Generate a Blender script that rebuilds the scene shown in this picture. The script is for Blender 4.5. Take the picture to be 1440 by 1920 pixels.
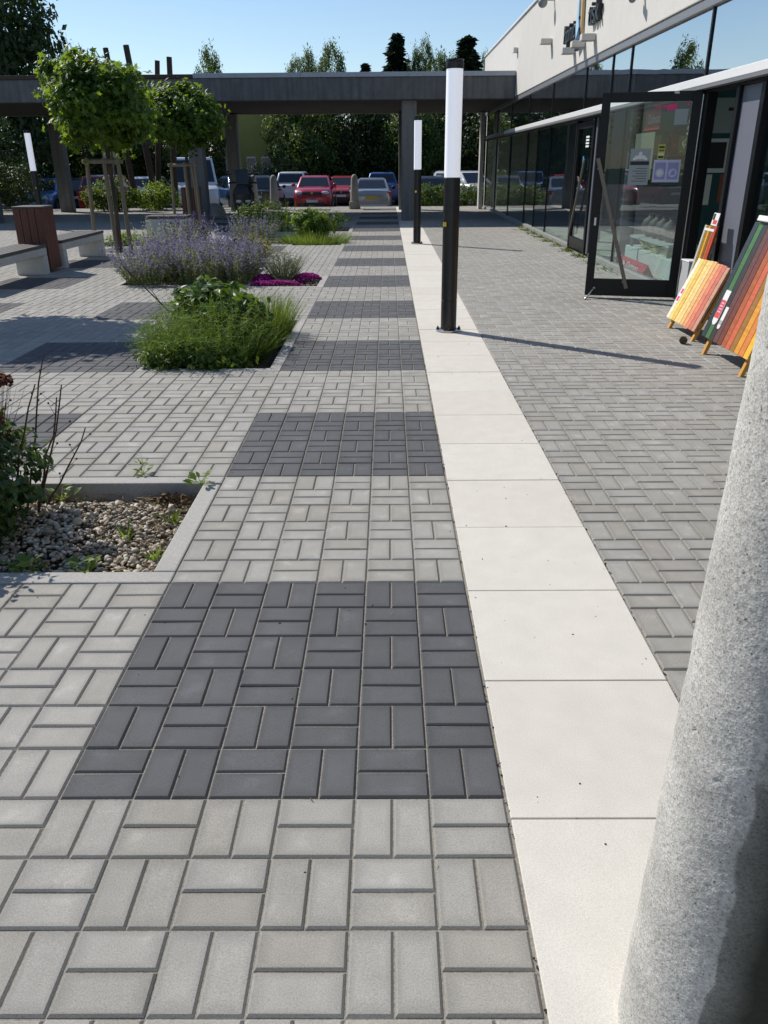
import bpy, math, random
import numpy as np
from mathutils import Matrix, Vector

for _o in list(bpy.data.objects):
    bpy.data.objects.remove(_o)
SC = bpy.context.scene
COL = SC.collection
R = math.radians
rng = np.random.default_rng(7)
random.seed(7)

# ------------------------------------------------------------------ camera
CAM_F, CAM_PITCH, CAM_ROLL, CAM_YAW = 1489.67, .41420, -.0077, -.0073   # focal length in units of a 1440 x 1920 frame
CAM_POS = np.array([-.3058, -1.6454, 1.5611])


def cam_ray(u, v):
    a = (u - 720) / CAM_F; b = (v - 960) / CAM_F
    c, s = math.cos(CAM_ROLL), math.sin(CAM_ROLL)
    a, b = c * a + s * b, -s * a + c * b
    c, s = math.cos(CAM_PITCH), math.sin(CAM_PITCH)
    y = c - s * b; z = -s - c * b
    c, s = math.cos(CAM_YAW), math.sin(CAM_YAW)
    return np.array([c * a + s * y, -s * a + c * y, z])


_fw = cam_ray(720, 960)
_rt = cam_ray(720 + CAM_F, 960) - _fw
_up = cam_ray(720, 960 - CAM_F) - _fw
cam_data = bpy.data.cameras.new('camera')
cam = bpy.data.objects.new('camera', cam_data)
COL.objects.link(cam)
cam.matrix_world = Matrix(((_rt[0], _up[0], -_fw[0], CAM_POS[0]), (_rt[1], _up[1], -_fw[1], CAM_POS[1]),
                           (_rt[2], _up[2], -_fw[2], CAM_POS[2]), (0, 0, 0, 1)))
cam_data.sensor_fit = 'VERTICAL'
cam_data.sensor_height = 24
cam_data.lens = 24 * CAM_F / 1920
cam_data.clip_start = .05
cam_data.clip_end = 2000
SC.camera = cam

# ------------------------------------------------------------------ sky, sun, exposure
SUN_DIR = Vector((-1.91, 1.59, 2.40)).normalized()          # towards the sun, from the shadows of the lamp posts
SUN_EL = math.asin(SUN_DIR.z)
SUN_AZ = math.atan2(SUN_DIR.x, SUN_DIR.y)
world = bpy.data.worlds.new('World')
SC.world = world
world.use_nodes = True
wn = world.node_tree.nodes
sky = wn.new('ShaderNodeTexSky')
sky.sky_type = 'NISHITA'
sky.sun_disc = False
sky.sun_elevation = SUN_EL
sky.sun_rotation = SUN_AZ
sky.air_density = 1.0
sky.dust_density = .15
sky.ozone_density = 3.0
wn['Background'].inputs['Strength'].default_value = .123
world.node_tree.links.new(sky.outputs[0], wn['Background'].inputs[0])
sun_data = bpy.data.lights.new('sun', 'SUN')
sun_data.energy = 4.7
sun_data.angle = R(.53)
sun_data.color = (1, .94, .85)
sun = bpy.data.objects.new('sun', sun_data)
COL.objects.link(sun)
sun.rotation_euler = SUN_DIR.to_track_quat('Z', 'Y').to_euler()
sun.location = (-20, 20, 30)
SC.view_settings.view_transform = 'Standard'
SC.view_settings.look = 'None'
SC.view_settings.gamma = 1
SC.view_settings.use_curve_mapping = False
SC.view_settings.exposure = 0.0
SC.render.engine = 'CYCLES'
SC.cycles.max_bounces = 7
SC.cycles.diffuse_bounces = 4
SC.cycles.glossy_bounces = 4
SC.cycles.transmission_bounces = 6
SC.cycles.transparent_max_bounces = 24
SC.cycles.use_denoising = True
SC.cycles.caustics_reflective = False
SC.cycles.caustics_refractive = False


# ------------------------------------------------------------------ materials
def _mat(name):
    m = bpy.data.materials.new(name)
    m.use_nodes = True
    nt = m.node_tree
    return m, nt, nt.nodes['Principled BSDF']


def N(nt, kind, **kw):
    n = nt.nodes.new(kind)
    for k, v in kw.items():
        setattr(n, k, v)
    return n


def rgba(c):
    return (c[0], c[1], c[2], 1)


def plain(name, col, rough=.5, metal=0., spec=.5, var=.0, scale=30., bump=0., bscale=200., coat=0., dirt=0., streak=0.):
    """procedural surface: colour with a noise variation, fine bump and optional dirt"""
    m, nt, b = _mat(name)
    b.inputs['Roughness'].default_value = rough
    b.inputs['Metallic'].default_value = metal
    b.inputs['Specular IOR Level'].default_value = spec
    b.inputs['Coat Weight'].default_value = coat
    b.inputs['Coat Roughness'].default_value = .05
    tc = N(nt, 'ShaderNodeTexCoord')
    n = N(nt, 'ShaderNodeTexNoise')
    n.inputs['Scale'].default_value = scale
    n.inputs['Detail'].default_value = 6
    n.inputs['Roughness'].default_value = .65
    nt.links.new(tc.outputs['Object'], n.inputs['Vector'])
    r = N(nt, 'ShaderNodeValToRGB')
    r.color_ramp.elements[0].position = .3
    r.color_ramp.elements[1].position = .7
    lo = [c * (1 - var) for c in col]; hi = [min(1, c * (1 + var)) for c in col]
    r.color_ramp.elements[0].color = rgba(lo)
    r.color_ramp.elements[1].color = rgba(hi)
    nt.links.new(n.outputs[0], r.inputs[0])
    out = r.outputs[0]
    if dirt:
        n2 = N(nt, 'ShaderNodeTexNoise')
        n2.inputs['Scale'].default_value = 2.3
        n2.inputs['Detail'].default_value = 8
        nt.links.new(tc.outputs['Object'], n2.inputs['Vector'])
        rr = N(nt, 'ShaderNodeMapRange')
        rr.inputs[1].default_value = .45; rr.inputs[2].default_value = .75
        rr.inputs[3].default_value = 0; rr.inputs[4].default_value = dirt
        nt.links.new(n2.outputs[0], rr.inputs[0])
        mx = N(nt, 'ShaderNodeMix', data_type='RGBA')
        mx.inputs[7].default_value = rgba([c * .45 for c in col])
        nt.links.new(rr.outputs[0], mx.inputs[0])
        nt.links.new(out, mx.inputs[6])
        out = mx.outputs[2]
    if streak:
        mp = N(nt, 'ShaderNodeMapping'); mp.inputs['Scale'].default_value = (5, 5, .35)
        nt.links.new(tc.outputs['Object'], mp.inputs[0])
        n4 = N(nt, 'ShaderNodeTexNoise'); n4.inputs['Scale'].default_value = 1.6; n4.inputs['Detail'].default_value = 6
        nt.links.new(mp.outputs[0], n4.inputs['Vector'])
        r4 = N(nt, 'ShaderNodeMapRange'); r4.inputs[1].default_value = .42; r4.inputs[2].default_value = .7; r4.inputs[4].default_value = streak
        nt.links.new(n4.outputs[0], r4.inputs[0])
        m4 = N(nt, 'ShaderNodeMix', data_type='RGBA'); m4.inputs[7].default_value = rgba([c * .5 for c in col])
        nt.links.new(r4.outputs[0], m4.inputs[0]); nt.links.new(out, m4.inputs[6]); out = m4.outputs[2]
    nt.links.new(out, b.inputs['Base Color'])
    if bump:
        n3 = N(nt, 'ShaderNodeTexNoise')
        n3.inputs['Scale'].default_value = bscale
        n3.inputs['Detail'].default_value = 4
        nt.links.new(tc.outputs['Object'], n3.inputs['Vector'])
        bp = N(nt, 'ShaderNodeBump')
        bp.inputs['Strength'].default_value = bump
        bp.inputs['Distance'].default_value = .004
        nt.links.new(n3.outputs[0], bp.inputs['Height'])
        nt.links.new(bp.outputs[0], b.inputs['Normal'])
    return m


def paver_mat(name, base, use_attr, spread=.07, warm=(1.025, 1.0, .965), mottle=1.):
    """concrete paver: tone per stone, fine sand grain, pale scuffs"""
    m, nt, b = _mat(name)
    b.inputs['Roughness'].default_value = .82
    b.inputs['Specular IOR Level'].default_value = .35
    if use_attr:
        a = N(nt, 'ShaderNodeAttribute', attribute_name='tone'); rnd = a.outputs['Fac']
    else:
        a = N(nt, 'ShaderNodeObjectInfo'); rnd = a.outputs['Random']
    r = N(nt, 'ShaderNodeValToRGB')
    e = r.color_ramp.elements
    e[0].position = 0; e[0].color = rgba([c * (1 - spread) * w for c, w in zip(base, warm)])
    e[1].position = 1; e[1].color = rgba([c * (1 + spread) for c in base])
    el = e.new(.5); el.color = rgba(base)
    nt.links.new(rnd, r.inputs[0])
    g = N(nt, 'ShaderNodeNewGeometry')
    fine = N(nt, 'ShaderNodeTexNoise'); fine.inputs['Scale'].default_value = 270; fine.inputs['Detail'].default_value = 4; fine.inputs['Roughness'].default_value = .75
    big = N(nt, 'ShaderNodeTexNoise'); big.inputs['Scale'].default_value = 9; big.inputs['Detail'].default_value = 7
    huge = N(nt, 'ShaderNodeTexNoise'); huge.inputs['Scale'].default_value = .9; huge.inputs['Detail'].default_value = 5
    spk = N(nt, 'ShaderNodeTexVoronoi'); spk.inputs['Scale'].default_value = 60
    for t in (fine, big, huge, spk):
        nt.links.new(g.outputs['Position'], t.inputs['Vector'])

    def mul(src, tex, lo, hi, a0=.3, a1=.7):
        mr = N(nt, 'ShaderNodeMapRange')
        mr.inputs[1].default_value = a0; mr.inputs[2].default_value = a1
        mr.inputs[3].default_value = lo; mr.inputs[4].default_value = hi
        nt.links.new(tex, mr.inputs[0])
        mx = N(nt, 'ShaderNodeMix', data_type='RGBA', blend_type='MULTIPLY')
        mx.inputs[0].default_value = 1
        nt.links.new(src, mx.inputs[6])
        nt.links.new(mr.outputs[0], mx.inputs[7])
        return mx.outputs[2]
    c = mul(r.outputs[0], fine.outputs[0], 1 - .30 * (.35 + .65 * mottle), 1 + .24 * (.35 + .65 * mottle))
    c = mul(c, big.outputs[0], 1 - .10 * mottle, 1 + .07 * mottle)
    c = mul(c, huge.outputs[0], 1 - .09 * mottle, 1 + .06 * mottle)
    c = mul(c, spk.outputs['Distance'], 1 - .28 * mottle, 1.0, .03, .14)
    c = mul(c, big.outputs[0], 1.0, 1 + (.16 if mottle == 1 else 0), .60, .72)      # pale scuffs
    if not use_attr and mottle == 1:
        # rims of a stone darker with ground-in dirt
        tc = N(nt, 'ShaderNodeTexCoord')
        sx = N(nt, 'ShaderNodeSeparateXYZ'); nt.links.new(tc.outputs['Generated'], sx.inputs[0])
        mm = []
        for k in (0, 1):
            a1 = N(nt, 'ShaderNodeMath', operation='SUBTRACT'); a1.inputs[1].default_value = .5; nt.links.new(sx.outputs[k], a1.inputs[0])
            a2 = N(nt, 'ShaderNodeMath', operation='ABSOLUTE'); nt.links.new(a1.outputs[0], a2.inputs[0]); mm.append(a2.outputs[0])
        mxx = N(nt, 'ShaderNodeMath', operation='MAXIMUM'); nt.links.new(mm[0], mxx.inputs[0]); nt.links.new(mm[1], mxx.inputs[1])
        ad = N(nt, 'ShaderNodeMath', operation='MULTIPLY_ADD'); ad.inputs[1].default_value = .22
        nt.links.new(big.outputs[0], ad.inputs[0]); nt.links.new(mxx.outputs[0], ad.inputs[2])
        c = mul(c, ad.outputs[0], 1.04, .80, .40, .60)
    nt.links.new(c, b.inputs['Base Color'])
    bp = N(nt, 'ShaderNodeBump'); bp.inputs['Strength'].default_value = .5; bp.inputs['Distance'].default_value = .0015
    nt.links.new(fine.outputs[0], bp.inputs['Height'])
    nt.links.new(bp.outputs[0], b.inputs['Normal'])
    return m


def leaf_mat(name, dark, light, trans=.35, tcol=None, rough=.5, spec=.4):
    m, nt, b = _mat(name)
    a = N(nt, 'ShaderNodeAttribute', attribute_name='tone')
    r = N(nt, 'ShaderNodeValToRGB')
    r.color_ramp.elements[0].color = rgba(dark)
    r.color_ramp.elements[1].color = rgba(light)
    nt.links.new(a.outputs['Fac'], r.inputs[0])
    nt.links.new(r.outputs[0], b.inputs['Base Color'])
    b.inputs['Roughness'].default_value = rough
    b.inputs['Specular IOR Level'].default_value = spec
    t = N(nt, 'ShaderNodeBsdfTranslucent')
    if tcol is None:
        tcol = (light[0] * 2.4, light[1] * 2.2, light[2] * .9)
    t.inputs[0].default_value = rgba([min(1, c) for c in tcol])
    mx = N(nt, 'ShaderNodeMixShader'); mx.inputs[0].default_value = trans
    nt.links.new(b.outputs[0], mx.inputs[1]); nt.links.new(t.outputs[0], mx.inputs[2])
    nt.links.new(mx.outputs[0], nt.nodes['Material Output'].inputs[0])
    return m


def toned(name, cols, rough=.7, spec=.3, bump=0):
    """colour chosen per piece by the tone attribute"""
    m, nt, b = _mat(name)
    a = N(nt, 'ShaderNodeAttribute', attribute_name='tone')
    r = N(nt, 'ShaderNodeValToRGB')
    e = r.color_ramp.elements
    e[0].position = 0; e[0].color = rgba(cols[0])
    e[1].position = 1; e[1].color = rgba(cols[-1])
    for i, c in enumerate(cols[1:-1]):
        el = e.new((i + 1) / (len(cols) - 1)); el.color = rgba(c)
    nt.links.new(a.outputs['Fac'], r.inputs[0])
    nt.links.new(r.outputs[0], b.inputs['Base Color'])
    b.inputs['Roughness'].default_value = rough
    b.inputs['Specular IOR Level'].default_value = spec
    return m


def glass_mat(name, tint=(.75, .82, .8), ior=1.7, lo=0., rough=0.):
    m, nt, b = _mat(name)
    nt.nodes.remove(b)
    t = N(nt, 'ShaderNodeBsdfTransparent'); t.inputs[0].default_value = rgba(tint)
    g = N(nt, 'ShaderNodeBsdfGlossy'); g.inputs['Roughness'].default_value = rough
    g.inputs[0].default_value = (.93, .96, 1, 1)
    f = N(nt, 'ShaderNodeFresnel'); f.inputs[0].default_value = ior
    mr = N(nt, 'ShaderNodeMapRange'); mr.inputs[3].default_value = lo
    mr.inputs[4].default_value = 1
    nt.links.new(f.outputs[0], mr.inputs[0])
    ge = N(nt, 'ShaderNodeNewGeometry'); iv = N(nt, 'ShaderNodeMath', operation='SUBTRACT'); iv.inputs[0].default_value = 1
    nt.links.new(ge.outputs['Backfacing'], iv.inputs[1])      # the far face of the sheet passes light straight on
    fr = N(nt, 'ShaderNodeMath', operation='MULTIPLY'); nt.links.new(mr.outputs[0], fr.inputs[0]); nt.links.new(iv.outputs[0], fr.inputs[1])
    # a wavy pane: very low, wide bump
    tc = N(nt, 'ShaderNodeTexCoord'); n = N(nt, 'ShaderNodeTexNoise'); n.inputs['Scale'].default_value = .9
    nt.links.new(tc.outputs['Object'], n.inputs['Vector'])
    bp = N(nt, 'ShaderNodeBump'); bp.inputs['Strength'].default_value = .05; bp.inputs['Distance'].default_value = .05
    nt.links.new(n.outputs[0], bp.inputs['Height'])
    nt.links.new(bp.outputs[0], g.inputs['Normal'])
    mx = N(nt, 'ShaderNodeMixShader')
    nt.links.new(fr.outputs[0], mx.inputs[0])
    nt.links.new(t.outputs[0], mx.inputs[1]); nt.links.new(g.outputs[0], mx.inputs[2])
    nt.links.new(mx.outputs[0], nt.nodes['Material Output'].inputs[0])
    return m


def wood_mat(name, col, rough=.55, var=.25, grain=(60, 60, 3)):
    m, nt, b = _mat(name)
    tc = N(nt, 'ShaderNodeTexCoord')
    mp = N(nt, 'ShaderNodeMapping'); mp.inputs['Scale'].default_value = grain
    n = N(nt, 'ShaderNodeTexNoise'); n.inputs['Scale'].default_value = 1.0; n.inputs['Detail'].default_value = 5
    oi = N(nt, 'ShaderNodeObjectInfo')
    nt.links.new(tc.outputs['Object'], mp.inputs[0])
    va = N(nt, 'ShaderNodeVectorMath', operation='ADD')
    nt.links.new(mp.outputs[0], va.inputs[0])
    ml = N(nt, 'ShaderNodeMath', operation='MULTIPLY'); ml.inputs[1].default_value = 50
    nt.links.new(oi.outputs['Random'], ml.inputs[0]); nt.links.new(ml.outputs[0], va.inputs[1])
    nt.links.new(va.outputs[0], n.inputs['Vector'])
    r = N(nt, 'ShaderNodeValToRGB')
    r.color_ramp.elements[0].position = .3; r.color_ramp.elements[1].position = .72
    r.color_ramp.elements[0].color = rgba([c * (1 - var) for c in col])
    r.color_ramp.elements[1].color = rgba([min(1, c * (1 + var)) for c in col])
    nt.links.new(n.outputs[0], r.inputs[0]); nt.links.new(r.outputs[0], b.inputs['Base Color'])
    b.inputs['Roughness'].default_value = rough
    bp = N(nt, 'ShaderNodeBump'); bp.inputs['Strength'].default_value = .25; bp.inputs['Distance'].default_value = .002
    nt.links.new(n.outputs[0], bp.inputs['Height']); nt.links.new(bp.outputs[0], b.inputs['Normal'])
    return m


# ------------------------------------------------------------------ mesh helpers
def fast_mesh(name, V, face_arrays, mats, midx=None, tone=None, smooth=False):
    """V (n,3); face_arrays: list of int arrays (k, m) with a fixed m each"""
    me = bpy.data.meshes.new(name)
    V = np.asarray(V, np.float32).reshape(-1, 3)
    me.vertices.add(len(V)); me.vertices.foreach_set('co', V.ravel())
    face_arrays = [np.asarray(f, np.int32) for f in face_arrays if len(f)]
    tot = np.concatenate([np.full(len(f), f.shape[1], np.int32) for f in face_arrays])
    loops = np.concatenate([f.ravel() for f in face_arrays])
    me.loops.add(len(loops)); me.loops.foreach_set('vertex_index', loops)
    me.polygons.add(len(tot))
    start = np.zeros(len(tot), np.int32); start[1:] = np.cumsum(tot)[:-1]
    me.polygons.foreach_set('loop_start', start)
    if midx is not None:
        me.polygons.foreach_set('material_index', np.asarray(midx, np.int32))
    me.polygons.foreach_set('use_smooth', np.full(len(tot), smooth, bool))
    if tone is not None:
        at = me.attributes.new('tone', 'FLOAT', 'POINT')
        at.data.foreach_set('value', np.asarray(tone, np.float32))
    for m in (mats if isinstance(mats, (list, tuple)) else [mats]):
        me.materials.append(m)
    me.update(calc_edges=True)
    return me


def link(name, data, parent=None, loc=None, rot=None):
    o = bpy.data.objects.new(name, data)
    COL.objects.link(o)
    if parent is not None:
        o.parent = parent
    if loc is not None:
        o.location = loc
    if rot is not None:
        o.rotation_euler = rot
    return o


def tag(o, label=None, cat=None, group=None, kind=None):
    if label: o['label'] = label
    if cat: o['category'] = cat
    if group: o['group'] = group
    if kind: o['kind'] = kind
    return o


def thing(name, label, cat, loc=(0, 0, 0), rz=0., group=None, kind=None):
    o = link(name, None, None, loc, (0, 0, rz))
    o.empty_display_size = .2
    return tag(o, label, cat, group, kind)


def copy_tree(o, parent=None):
    c = o.copy(); COL.objects.link(c)
    if parent is not None:
        c.parent = parent
    for ch in list(o.children):
        copy_tree(ch, c)
    return c


class MB:
    """collects shapes into one mesh"""
    def __init__(s):
        s.V = []; s.n = 0; s.F = {}; s.M = {}; s.T = []

    def raw(s, V, F, mi=0, tone=None):
        V = np.asarray(V, float).reshape(-1, 3)
        for f in F:
            k = len(f)
            s.F.setdefault(k, []).append(np.asarray(f) + s.n); s.M.setdefault(k, []).append(mi)
        s.V.append(V); s.n += len(V)
        s.T.append(np.full(len(V), .5 if tone is None else tone) if np.isscalar(tone) or tone is None else np.asarray(tone))
        return s

    def arr(s, V, F, mi=0, tone=.5):
        V = np.asarray(V, float).reshape(-1, 3); F = np.asarray(F)
        s.F.setdefault(F.shape[1], []).extend(list(F + s.n)); s.M.setdefault(F.shape[1], []).extend([mi] * len(F))
        s.V.append(V); s.n += len(V)
        s.T.append(np.full(len(V), tone) if np.isscalar(tone) else np.asarray(tone))
        return s

    def box(s, x0, y0, z0, x1, y1, z1, mi=0, T=None, tone=None):
        V = np.array([(x0, y0, z0), (x1, y0, z0), (x1, y1, z0), (x0, y1, z0), (x0, y0, z1), (x1, y0, z1), (x1, y1, z1), (x0, y1, z1)], float)
        if T is not None:
            V = V @ np.array(T.to_3x3()).T + np.array(T.translation)
        return s.raw(V, [(0, 3, 2, 1), (4, 5, 6, 7), (0, 1, 5, 4), (1, 2, 6, 5), (2, 3, 7, 6), (3, 0, 4, 7)], mi, tone)

    def hexa(s, a, b, mi=0):
        """two quads (bottom, top), counter-clockwise from above"""
        return s.raw(list(a) + list(b), [(0, 3, 2, 1), (4, 5, 6, 7), (0, 1, 5, 4), (1, 2, 6, 5), (2, 3, 7, 6), (3, 0, 4, 7)], mi)

    def bar(s, p0, p1, w, h, mi=0, up=(0, 0, 1)):
        p0 = np.array(p0, float); p1 = np.array(p1, float)
        d = p1 - p0; d /= np.linalg.norm(d)
        a = np.cross(d, up); a /= np.linalg.norm(a); b = np.cross(a, d)
        q = [(-w / 2, -h / 2), (w / 2, -h / 2), (w / 2, h / 2), (-w / 2, h / 2)]
        V = [p0 + a * x + b * y for x, y in q] + [p1 + a * x + b * y for x, y in q]
        return s.raw(V, [(0, 1, 2, 3), (7, 6, 5, 4), (0, 4, 5, 1), (1, 5, 6, 2), (2, 6, 7, 3), (3, 7, 4, 0)], mi)

    def tube(s, pts, rad, n=8, mi=0, caps=True, tone=None):
        pts = np.asarray(pts, float)
        if np.isscalar(rad): rad = [rad] * len(pts)
        rings = []
        ref = np.array([0, 0, 1.])
        d0 = pts[1] - pts[0]; d0 = d0 / np.linalg.norm(d0)
        if abs(d0[2]) > .9: ref = np.array([1., 0, 0])
        for i in range(len(pts)):
            d = pts[min(i + 1, len(pts) - 1)] - pts[max(i - 1, 0)]
            d /= np.linalg.norm(d) + 1e-12
            a = np.cross(d, ref); a /= np.linalg.norm(a) + 1e-12; b = np.cross(d, a)
            t = np.arange(n) * 2 * np.pi / n
            rings.append(pts[i] + rad[i] * (np.cos(t)[:, None] * a + np.sin(t)[:, None] * b))
        V = np.concatenate(rings)
        F = []
        for i in range(len(pts) - 1):
            for k in range(n):
                a0 = i * n + k; a1 = i * n + (k + 1) % n
                F.append((a0, a0 + n, a1 + n, a1))
        if caps:
            F.append(tuple(range(n))); F.append(tuple(range((len(pts) - 1) * n + n - 1, (len(pts) - 1) * n - 1, -1)))
        return s.raw(V, F, mi, tone)

    def cyl(s, x, y, z0, z1, r0, r1=None, n=20, mi=0):
        return s.tube([(x, y, z0), (x, y, z1)], [r0, r0 if r1 is None else r1], n, mi)

    def lathe(s, c, prof, n=24, mi=0):
        """prof: (r, z) from bottom to top"""
        t = np.arange(n) * 2 * np.pi / n
        V = np.concatenate([np.stack([c[0] + r * np.cos(t), c[1] + r * np.sin(t), np.full(n, c[2] + z)], 1) for r, z in prof])
        F = []
        for i in range(len(prof) - 1):
            for k in range(n):
                a0 = i * n + k; a1 = i * n + (k + 1) % n
                F.append((a0, a1, a1 + n, a0 + n))
        F.append(tuple(range(n - 1, -1, -1))); F.append(tuple(range((len(prof) - 1) * n, len(prof) * n)))
        return s.raw(V, F, mi)

    def ball(s, c, r, nu=12, nv=8, mi=0, tone=None):
        r = np.broadcast_to(np.asarray(r, float), 3)
        V = [(c[0], c[1], c[2] - r[2])]
        for j in range(1, nv):
            ph = -math.pi / 2 + math.pi * j / nv
            for i in range(nu):
                th = 2 * math.pi * i / nu
                V.append((c[0] + r[0] * math.cos(ph) * math.cos(th), c[1] + r[1] * math.cos(ph) * math.sin(th), c[2] + r[2] * math.sin(ph)))
        V.append((c[0], c[1], c[2] + r[2]))
        F = []
        for i in range(nu):
            F.append((0, 1 + (i + 1) % nu, 1 + i))
            F.append((len(V) - 1, 1 + (nv - 2) * nu + i, 1 + (nv - 2) * nu + (i + 1) % nu))
        for j in range(nv - 2):
            for i in range(nu):
                a = 1 + j * nu + i; b = 1 + j * nu + (i + 1) % nu
                F.append((a, b, b + nu, a + nu))
        return s.raw(V, F, mi, tone)

    def prism(s, poly, axis, a0, a1, mi=0):
        """poly: 2D outline, extruded along axis ('x','y','z')"""
        def P(p, a):
            return {'x': (a, p[0], p[1]), 'y': (p[0], a, p[1]), 'z': (p[0], p[1], a)}[axis]
        n = len(poly)
        V = [P(p, a0) for p in poly] + [P(p, a1) for p in poly]
        F = [tuple(range(n - 1, -1, -1)), tuple(range(n, 2 * n))] + [(i, (i + 1) % n, n + (i + 1) % n, n + i) for i in range(n)]
        return s.raw(V, F, mi)

    def mesh(s, name, mats, smooth=False):
        V = np.concatenate(s.V); fa = []; mi = []
        for k in s.F:
            fa.append(np.array(s.F[k], np.int32).reshape(-1, k)); mi += s.M[k]
        return fast_mesh(name, V, fa, mats, mi, np.concatenate(s.T), smooth)

    def build(s, name, mats, parent=None, smooth=False, bevel=0., seg=2, loc=None, rot=None):
        o = link(name, s.mesh(name, mats, smooth), parent, loc, rot)
        if bevel:
            b = o.modifiers.new('bevel', 'BEVEL'); b.width = bevel; b.segments = seg; b.limit_method = 'ANGLE'
            b.angle_limit = R(40)
        return o


def autosmooth(o, ang=40):
    me = o.data
    me.polygons.foreach_set('use_smooth', np.ones(len(me.polygons), bool))
    me.set_sharp_from_angle(angle=R(ang))
    return o


# ------------------------------------------------------------------ foliage helpers (all vectorised)
def unit(v):
    return v / (np.linalg.norm(v, axis=-1, keepdims=True) + 1e-9)


LEAF = {
    'diamond': (np.array([(0, -.5, 0), (.27, .02, .07), (0, .5, -.03), (-.27, .02, .07)]), np.array([(0, 1, 2), (0, 2, 3)])),
    'oval': (np.array([(0, -.5, 0), (.2, -.2, .05), (.23, .15, .06), (0, .5, -.06), (-.23, .15, .06), (-.2, -.2, .05), (0, -.1, -.0), (0, .2, 0)]),
             np.array([(0, 1, 6), (1, 2, 7), (1, 7, 6), (2, 3, 7), (0, 6, 5), (5, 6, 7), (5, 7, 4), (4, 7, 3)])),
    'lance': (np.array([(0, -.5, 0), (.09, -.2, .03), (.08, .15, .02), (0, .5, -.1), (-.08, .15, .02), (-.09, -.2, .03)]),
              np.array([(0, 1, 5), (1, 2, 4), (1, 4, 5), (2, 3, 4)])),
    'floret': (np.array([(-.5, -.5, 0), (.5, -.4, .15), (.45, .5, 0), (-.4, .45, .15)]), np.array([(0, 1, 2), (0, 2, 3)])),
}
_st = [(0, -.5, 0)]
for _a, _r in ((-62, .2), (-22, .42), (0, .24), (28, .5), (52, .26), (90, .55), (128, .26), (152, .5), (180, .24), (202, .42), (242, .2)):
    _st.append((_r * math.cos(R(_a)), _r * math.sin(R(_a)), -.12 * _r))
_st.append((0, 0, .05))
LEAF['maple'] = (np.array(_st), np.array([(len(_st) - 1, i, (i + 1) % (len(_st) - 1)) for i in range(len(_st) - 1)]))


def leaf_geo(P, nrm, size, shape='diamond', tone=None, r=rng, axis=None, spin=True):
    """P (n,3) centres, nrm (n,3) facing; axis: preferred long direction"""
    n = len(P)
    T, F = LEAF[shape]
    nrm = unit(nrm)
    if axis is None:
        axis = r.normal(size=(n, 3))
    t = unit(axis - nrm * np.sum(axis * nrm, 1, keepdims=True))
    b = np.cross(t, nrm)
    size = np.broadcast_to(size, n)[:, None, None]
    V = P[:, None, :] + size * (T[None, :, 0, None] * b[:, None, :] + T[None, :, 1, None] * t[:, None, :] + T[None, :, 2, None] * nrm[:, None, :])
    m = len(T)
    FF = (F[None] + (np.arange(n) * m)[:, None, None]).reshape(-1, 3)
    if tone is None:
        tone = r.random(n)
    return V.reshape(-1, 3), FF, np.repeat(tone, m)


def clump_points(n, rad, r, clumps=90, spread=.24, inner=.25, lump=.16, cut=None, squash=1.0):
    """leaf positions gathered in clumps over an ellipsoid's shell, with gaps between the clumps"""
    d = unit(r.normal(size=(clumps, 3)))
    ph = r.random((5, 3)) * 6.28; fr = r.normal(size=(5, 3)) * 2.2
    wob = sum(np.sin(d @ fr[i] + ph[i, 0]) for i in range(5)) / 5
    rr = (.86 + lump * wob + .06 * r.normal(size=clumps))
    inn = r.random(clumps) < inner
    rr = np.where(inn, rr * r.uniform(.35, .8, clumps), rr)
    C = d * rr[:, None]
    k = r.integers(0, clumps, n)
    P = C[k] + r.normal(size=(n, 3)) * spread * r.uniform(.5, 1, clumps)[k][:, None]
    tone_c = r.random(clumps)
    tone = np.clip(.55 * tone_c[k] + .45 * r.random(n), 0, 1)
    return P * np.asarray(rad), P, tone


def leaf_cloud(name, mat, n, rad, size, parent=None, seed=1, shape='diamond', loc=(0, 0, 0), up=.55, **kw):
    r = np.random.default_rng(seed)
    P, q, tone = clump_points(n, rad, r, **kw)
    nrm = unit(q) * .7 + np.array([0, 0, up]) + r.normal(size=(n, 3)) * .55
    V, F, T = leaf_geo(P + np.asarray(loc), nrm, size * r.uniform(.65, 1.25, n), shape, tone, r)
    return link(name, fast_mesh(name, V, [F], mat, None, T, False), parent)


def blades_geo(base, direc, height, width, droop, r, seg=4):
    """curved tapering strips"""
    n = len(base)
    d = unit(direc)
    side = unit(np.cross(d, np.array([0, 0, 1.])) + 1e-4)
    side = unit(side * np.cos(r.uniform(0, 3.14, n))[:, None] + np.cross(d, side) * np.sin(r.uniform(0, 3.14, n))[:, None])
    h = np.broadcast_to(height, n)[:, None]; w = np.broadcast_to(width, n)[:, None]; dr = np.broadcast_to(droop, n)[:, None]
    out = np.stack([d[:, 0], d[:, 1], np.zeros(n)], 1)
    V = []
    for i in range(seg + 1):
        t = i / seg
        c = base + d * h * t + (out * 1.1 - np.array([0, 0, 1.]) * .5) * dr * h * t * t
        ww = w * (1 - t ** 1.6) * .5 + .0004
        V += [c - side * ww, c + side * ww]
    V = np.stack(V, 1)
    m = 2 * (seg + 1)
    F = np.array([(2 * i, 2 * i + 1, 2 * i + 3, 2 * i + 2) for i in range(seg)])
    FF = (F[None] + (np.arange(n) * m)[:, None, None]).reshape(-1, 4)
    return V.reshape(-1, 3), FF, np.repeat(r.random(n), m)


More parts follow.
